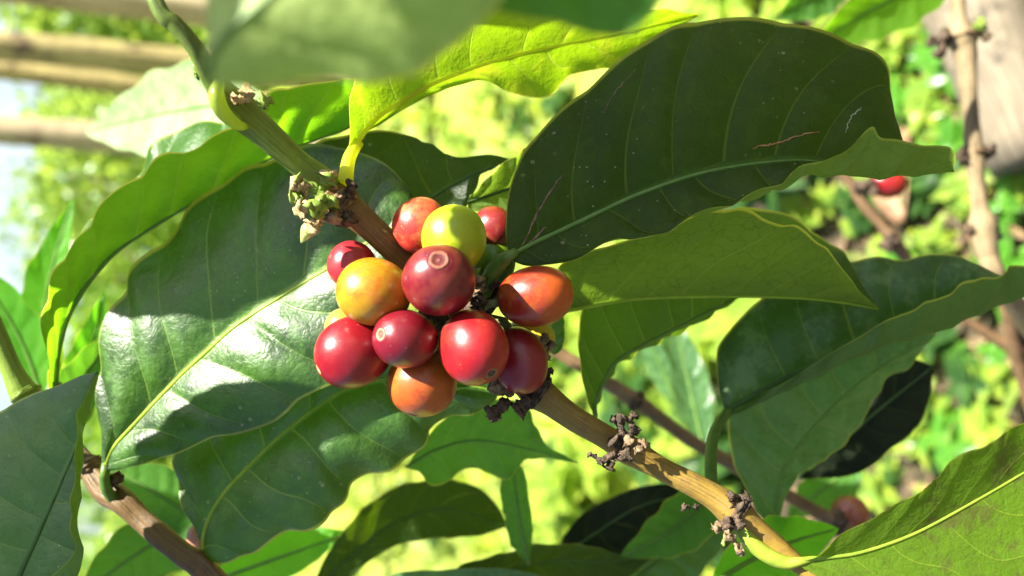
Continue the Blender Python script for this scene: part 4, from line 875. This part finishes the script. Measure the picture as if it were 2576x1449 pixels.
leaf('yellow green blotched leaf filling the lower right corner, joined to the branch end', M_CORNER,
     ([(1990, 1410), (2080, 1402), (2170, 1388), (2300, 1342), (2450, 1262), (2600, 1175), (2780, 1070)], [17.5, 17.4, 17.4, 17.6]),
     [([(1990, 1408), (2038, 1409), (2080, 1376), (2120, 1343), (2190, 1305), (2250, 1271), (2320, 1232), (2365, 1196), (2390, 1162), (2425, 1138), (2470, 1126), (2505, 1108), (2535, 1080), (2580, 1062), (2680, 1010), (2780, 1070)], [17.5, 17.1, 16.9, 16.8, 17.0, 17.4])],
     [([(1990, 1412), (2060, 1450), (2200, 1510), (2400, 1520), (2600, 1430), (2780, 1070)], [17.5, 17.4, 17.3, 17.3, 17.6])],
     face='under', nveins=6.5, seed=13, quilt=.12, ruff=.2, rib=rib_mat('midrib_lime', (.20, .32, .025), (.30, .42, .04)), ribr=.45, sweep=1.3)
leaf('dark grey green corner leaf with white specks and a rolled bright green edge', M_GREY,
     ([(20, 1540), (50, 1449), (90, 1360), (130, 1270), (165, 1190), (195, 1118), (222, 1030), (246, 934)], [17.4, 17.6, 18.0]),
     [([(20, 1540), (-150, 1420), (-130, 1200), (-60, 1080), (0, 1035), (60, 1002), (140, 970), (200, 948), (246, 934)], [17.4, 18.4, 18.6, 18.4, 18.0])],
     [([(20, 1540), (190, 1449), (196, 1319), (205, 1215), (208, 1126), (212, 1080), (226, 1033), (238, 986), (246, 934)], [17.4, 17.2, 17.3, 17.6, 18.0]),
      ([(20, 1540), (182, 1397), (174, 1319), (184, 1215), (194, 1111), (190, 1059), (209, 1007), (246, 934)], [17.4, 16.9, 16.9, 17.1, 18.0])],
     nveins=6, seed=14, quilt=.6, ruff=.2, rib=RIB_D, ribr=.5, arch=(.35, 0))
leaf('blurred mid green leaf with a lobed lower edge and long tip below the fruit', M_MID,
     ([(1020, 1175), (1100, 1130), (1200, 1108), (1330, 1130), (1458, 1165)], [24, 24]),
     [([(1020, 1175), (1060, 1120), (1110, 1060), (1200, 1010), (1290, 1005), (1335, 1035), (1350, 1080), (1375, 1115), (1405, 1138), (1458, 1165)], [24, 23.4, 23.4, 24])],
     [([(1020, 1175), (1055, 1190), (1082, 1218), (1115, 1220), (1150, 1192), (1205, 1180), (1255, 1205), (1290, 1198), (1325, 1158), (1385, 1155), (1458, 1165)], [24, 24.6, 24.8, 24])],
     face='under', nveins=6, seed=15, nu=100, nv=16, rib=RIB_P, ribr=.4)
# the two leaves close to the lens
leaf('large pale leaf blurred close to the lens, hanging from the top edge', M_NEAR,
     ([(516, 205), (538, 135), (585, 72), (680, -10), (800, -120), (1000, -260), (1300, -420)], [8.2, 8.0, 7.8, 7.8]),
     [([(516, 205), (515, 150), (520, 80), (524, 0), (540, -120), (640, -300), (1000, -450), (1300, -420)], [8.2, 8.3, 8.4, 7.8])],
     [([(516, 205), (540, 217), (600, 219), (700, 213), (790, 203), (850, 196), (900, 206), (960, 206), (1020, 196), (1060, 178), (1110, 140), (1160, 105), (1215, 55), (1262, 0), (1310, -100), (1380, -260), (1300, -420)], [8.2, 8.4, 8.3, 8.0, 7.8])],
     nveins=5, quilt=.6, ruff=.2, seed=16, ribr=.35, rib=RIB_P, arch=(0, .1))
leaf('blurred dark green leaf edge close to the lens at the top centre', M_MID,
     ([(1150, -120), (1350, -110), (1550, -130), (1760, -150)], [8.4, 8.4]),
     [([(1150, -120), (1300, -260), (1550, -280), (1760, -150)], [8.4, 8.6])],
     [([(1150, -120), (1215, 10), (1290, 42), (1350, 50), (1400, 56), (1450, 76), (1510, 90), (1570, 90), (1620, 60), (1655, 15), (1700, -60), (1760, -150)], [8.4, 8.6, 8.4])],
     nveins=5, quilt=.4, ruff=.15, seed=17, ribr=.3)
leaf('small dark leaf end behind the brown branch beside the orange red cherry', M_DARK,
     ([(1395, 893), (1385, 850), (1390, 800), (1400, 740)], [20.8, 20.8]), [([(1395, 893), (1366, 870), (1350, 820), (1400, 740)], [20.8, 20.8])], [([(1395, 893), (1412, 880), (1420, 850), (1418, 800), (1400, 740)], [20.8, 20.9])],
     nveins=4, nu=50, nv=8, seed=18, rib=None)

# ------------------------------------------------------------------ blurred leaves further back
SL = shape_leaf
SL('leaf painted pale for sun glare, blurred, behind the green shoot', M_GLARE, (660, 250, 31), (215, 335, 37), 4.0, bend=.2, roll=-.4, cup=.12, seed=1)
SL('bright green glowing leaf blade standing at the far left, out of focus', M_BRIGHT, (95, 980, 30), (185, 500, 30), 1.75, bend=-.3, roll=.5, face='under', seed=2)
SL('bright green glowing leaf low at the left edge behind the shoot', M_BRIGHT, (110, 1010, 29), (-120, 620, 28), 2.2, bend=.4, roll=.5, face='under', seed=3)
SL('light green leaf pointing up beside the stalk of the folded glowing leaf', M_BRIGHT, (150, 1060, 28), (262, 735, 27), 1.3, bend=.2, roll=.2, face='under', seed=4)
SL('dark leaf between the corner leaf and the sunlit big leaf', M_MID, (110, 1130, 25), (330, 800, 25), 1.6, bend=-.2, roll=-.3, seed=5)
SL('mid green leaf behind the foot of the sunlit big leaf', M_MID, (560, 1340, 25), (240, 1150, 25), 2.2, roll=.4, face='under', seed=6)
SL('dark green leaf behind the brown twig at the bottom left', M_MID, (560, 1290, 26), (180, 1520, 25), 2.3, bend=.3, roll=.3, face='under', seed=7)
SL('bright green glowing leaf with a dark hole shape under the rounded dark leaf', M_BRIGHT, (540, 1460, 27), (880, 1340, 27), 2.0, roll=.4, face='under', seed=8)
leaf('long dark leaf with a bright upper rim, blurred, arching along the bottom centre', M_DARKER,
     ([(780, 1500), (880, 1400), (1000, 1310), (1130, 1280), (1278, 1325)], [27, 27.5]),
     [([(780, 1500), (805, 1430), (835, 1375), (885, 1308), (950, 1250), (1030, 1215), (1120, 1203), (1200, 1225), (1250, 1270), (1278, 1325)], [27, 26.4, 27, 27.5])],
     [([(780, 1500), (880, 1455), (930, 1412), (1000, 1372), (1080, 1357), (1200, 1348), (1278, 1325)], [27, 27.5])], nveins=6, seed=19, nu=90, nv=14, ribr=.3, rib=RIB_D)
leaf('dull green leaf lying along the bottom edge below the brown branch', M_DARKER,
     ([(1090, 1560), (1250, 1450), (1400, 1410), (1530, 1415), (1650, 1388)], [26, 26.5]),
     [([(1090, 1560), (1150, 1430), (1250, 1396), (1330, 1374), (1410, 1367), (1500, 1376), (1580, 1402), (1650, 1388)], [26, 25.6, 26.5])],
     [([(1090, 1560), (1300, 1540), (1500, 1500), (1600, 1440), (1650, 1388)], [26, 26.5])], nveins=6, seed=20, nu=90, nv=14, ribr=.3, rib=RIB_D)
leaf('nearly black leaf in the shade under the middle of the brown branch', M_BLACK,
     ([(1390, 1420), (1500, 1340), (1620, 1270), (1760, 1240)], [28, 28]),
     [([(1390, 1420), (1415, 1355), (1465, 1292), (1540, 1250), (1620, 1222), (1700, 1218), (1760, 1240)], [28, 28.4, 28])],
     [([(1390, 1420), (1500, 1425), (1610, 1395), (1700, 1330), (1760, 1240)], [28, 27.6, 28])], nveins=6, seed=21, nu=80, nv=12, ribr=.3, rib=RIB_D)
leaf('light grey green leaf at the very bottom centre', M_PALE,
     ([(900, 1560), (1100, 1475), (1300, 1460), (1420, 1500)], [25, 25]),
     [([(900, 1560), (980, 1450), (1100, 1434), (1250, 1430), (1360, 1450), (1420, 1500)], [25, 25])],
     [([(900, 1560), (1100, 1600), (1300, 1580), (1420, 1500)], [25, 25])], nveins=6, seed=22, nu=60, nv=10, ribr=.3, rib=RIB_D)
SL('mid green leaf reaching down to the bottom edge behind the branch joint', M_MID, (1810, 1210, 27), (1560, 1400, 26), 1.9, bend=-.3, roll=.3, seed=13, face='under')
SL('dark green leaf at the bottom edge right of the branch joint', M_DARK, (1560, 1490, 28), (1870, 1290, 29), 2.3, bend=-.2, roll=-.3, seed=14)
SL('yellow green leaf under the branch end at the bottom', M_BRIGHT, (1790, 1470, 22), (2110, 1330, 24), 1.9, bend=-.2, roll=-.2, seed=15, face='under')
leaf('narrow green leaf standing upright below the lobed leaf', M_MID,
     ([(1330, 1420), (1310, 1320), (1298, 1240), (1290, 1150)], [25, 25]),
     [([(1330, 1420), (1285, 1370), (1268, 1300), (1258, 1220), (1290, 1150)], [25, 25.2, 25])],
     [([(1330, 1420), (1340, 1330), (1330, 1250), (1320, 1190), (1290, 1150)], [25, 25])], face='under', nveins=6, seed=23, nu=60, nv=10, rib=RIB_P, ribr=.5)
SL('blurred bluish green leaf hanging beyond the twig right of the fruit', M_PALE, (1770, 1130, 36), (1690, 780, 38), 1.9, roll=-.3, seed=17)
SL('second blurred bluish green leaf nearer the drooping olive leaf', M_PALE, (1700, 1010, 40), (1610, 800, 40), 1.5, roll=.5, seed=18)
SL('blurred sunlit leaf at the top edge above the big dark leaf', M_BACKLIT, (2400, -60, 33), (2030, 130, 32), 2.6, bend=.3, roll=.2, seed=19, face='under')
SL('small blurred dark leaf at the top edge left of the sunlit one', M_MID, (2140, -60, 36), (1950, 50, 36), 2.0, bend=.0, roll=.2, seed=20)
SL('blurred green leaf under the branch beside the brownish red cherry', M_MID, (2160, 1160, 34), (1980, 1300, 34), 2.2, roll=.3, seed=21, face='under')

# ------------------------------------------------------------------ unseen leaves added outside the picture, shaped and placed to shade the fruit
def above(label, x, y, d, t, ang, L, W, seed, roll=.2, mat=None):
    """an added shade leaf t cm from the point (x, y, d) along the way to the sun; ang: its direction in the picture, degrees"""
    while True:
        c = P(x, y, d) + SW * t / 100
        rr = c - CAM; dd = max(.01, -(rr @ AZ)); mg = max(L, W) / 200 * 1.15
        if abs(rr @ AX) - mg > dd * .665 or abs(rr @ AY) - mg > dd * .385: break
        t += 1
    a = math.radians(ang); T = math.cos(a) * AX + math.sin(a) * AY
    T = T - SW * (T @ SW) * .8; T /= np.linalg.norm(T)
    def back(p):
        r = p - CAM; dd = -(r @ AZ) * 100
        return (1288 + (r @ AX) / (dd / 100) * F, 724.5 - (r @ AY) / (dd / 100) * F, dd)
    A = c - T * L / 200; B = c + T * L / 200
    Lv = np.linalg.norm(B - A)
    # same outline as the others, laid across the sun's rays
    u = np.linspace(0, 1, 40); side = np.cross(T, SW); side /= np.linalg.norm(side); nor = np.cross(side, T)
    side = math.cos(roll) * side + math.sin(roll) * nor; nor = np.cross(side, T)
    w_ = np.clip(np.sin(np.pi * u ** .85), 0, 1) ** .75 * (1 - .35 * u ** 3) * W / 200 * (1 + .04 * np.sin(u * 31 + seed)); w_[0] = w_[-1] = .0002
    t_ = np.linspace(-1, 1, 17); U, V = np.meshgrid(u, t_)
    X = (A + np.outer(u, T) * Lv)[None] + (V * w_[None])[..., None] * side + (.25 * np.abs(V) ** 1.5 * w_[None])[..., None] * nor
    idx = np.arange(U.size).reshape(U.shape)
    Fc = np.column_stack([idx[:-1, :-1].ravel(), idx[:-1, 1:].ravel(), idx[1:, 1:].ravel(), idx[1:, :-1].ravel()])
    n0 = np.cross(X[0, 20] - X[0, 19], X[1, 20] - X[0, 20])
    if n0 @ SW < 0: Fc = Fc[:, ::-1]
    root = thing('coffee_leaf', A, label, 'coffee leaf', 'unseen leaves added to shade the fruit')
    q = U * 8 - .9 * np.abs(V) ** 1.15
    mesh_obj('blade', X.reshape(-1, 3), Fc, mat or M_SHADE, root, {'u': U.ravel(), 'v': V.ravel(), 'q': q.ravel()})
    return root
M_SHADE = leaf_mat('leaf_added_shade', trans=(.10, .22, .02), tf=.15, off=7.0)  # for the added leaves that only block sunlight
LB = 'dark unseen leaf added outside the picture to shade the bush'
SH = [
 # x, y, depth, t, angle, length, width  (shaded spot in the picture)
 (1800, 260, 18.6, 14, 10, 9.0, 5.2), (1550, 400, 18.2, 13, 60, 6.6, 3.2), (2150, 230, 19, 15, 95, 8.0, 4.6), (1850, 500, 17.8, 12, 25, 8.0, 2.6),
 (600, 560, 20.8, 10, 14, 9.0, 4.2), (780, 480, 20.4, 12, 10, 4.6, 3.4), (1020, 390, 21.0, 16, 0, 4.2, 1.6),
 (1540, 540, 17.5, 14, 20, 5.0, 2.2), (2340, 700, 22.6, 17, 0, 6.0, 2.6), 
 (560, 1270, 20.5, 14, 60, 4.5, 1.8), (90, 1250, 17.8, 14, 60, 7.5, 3.6),
 (1060, 140, 8.0, 5, 22, 1.5, .32), (1180, 20, 8.0, 5, 22, 1.2, .25), (590, 40, 8.3, 5, 70, 1.7, .8), (420, 1400, 26, 16, 20, 5, 3), (640, 1070, 20, 10, 10, 4.0, .9),
]
for i, a in enumerate(SH): above(LB, *a, seed=i, roll=random.uniform(-.3, .3))
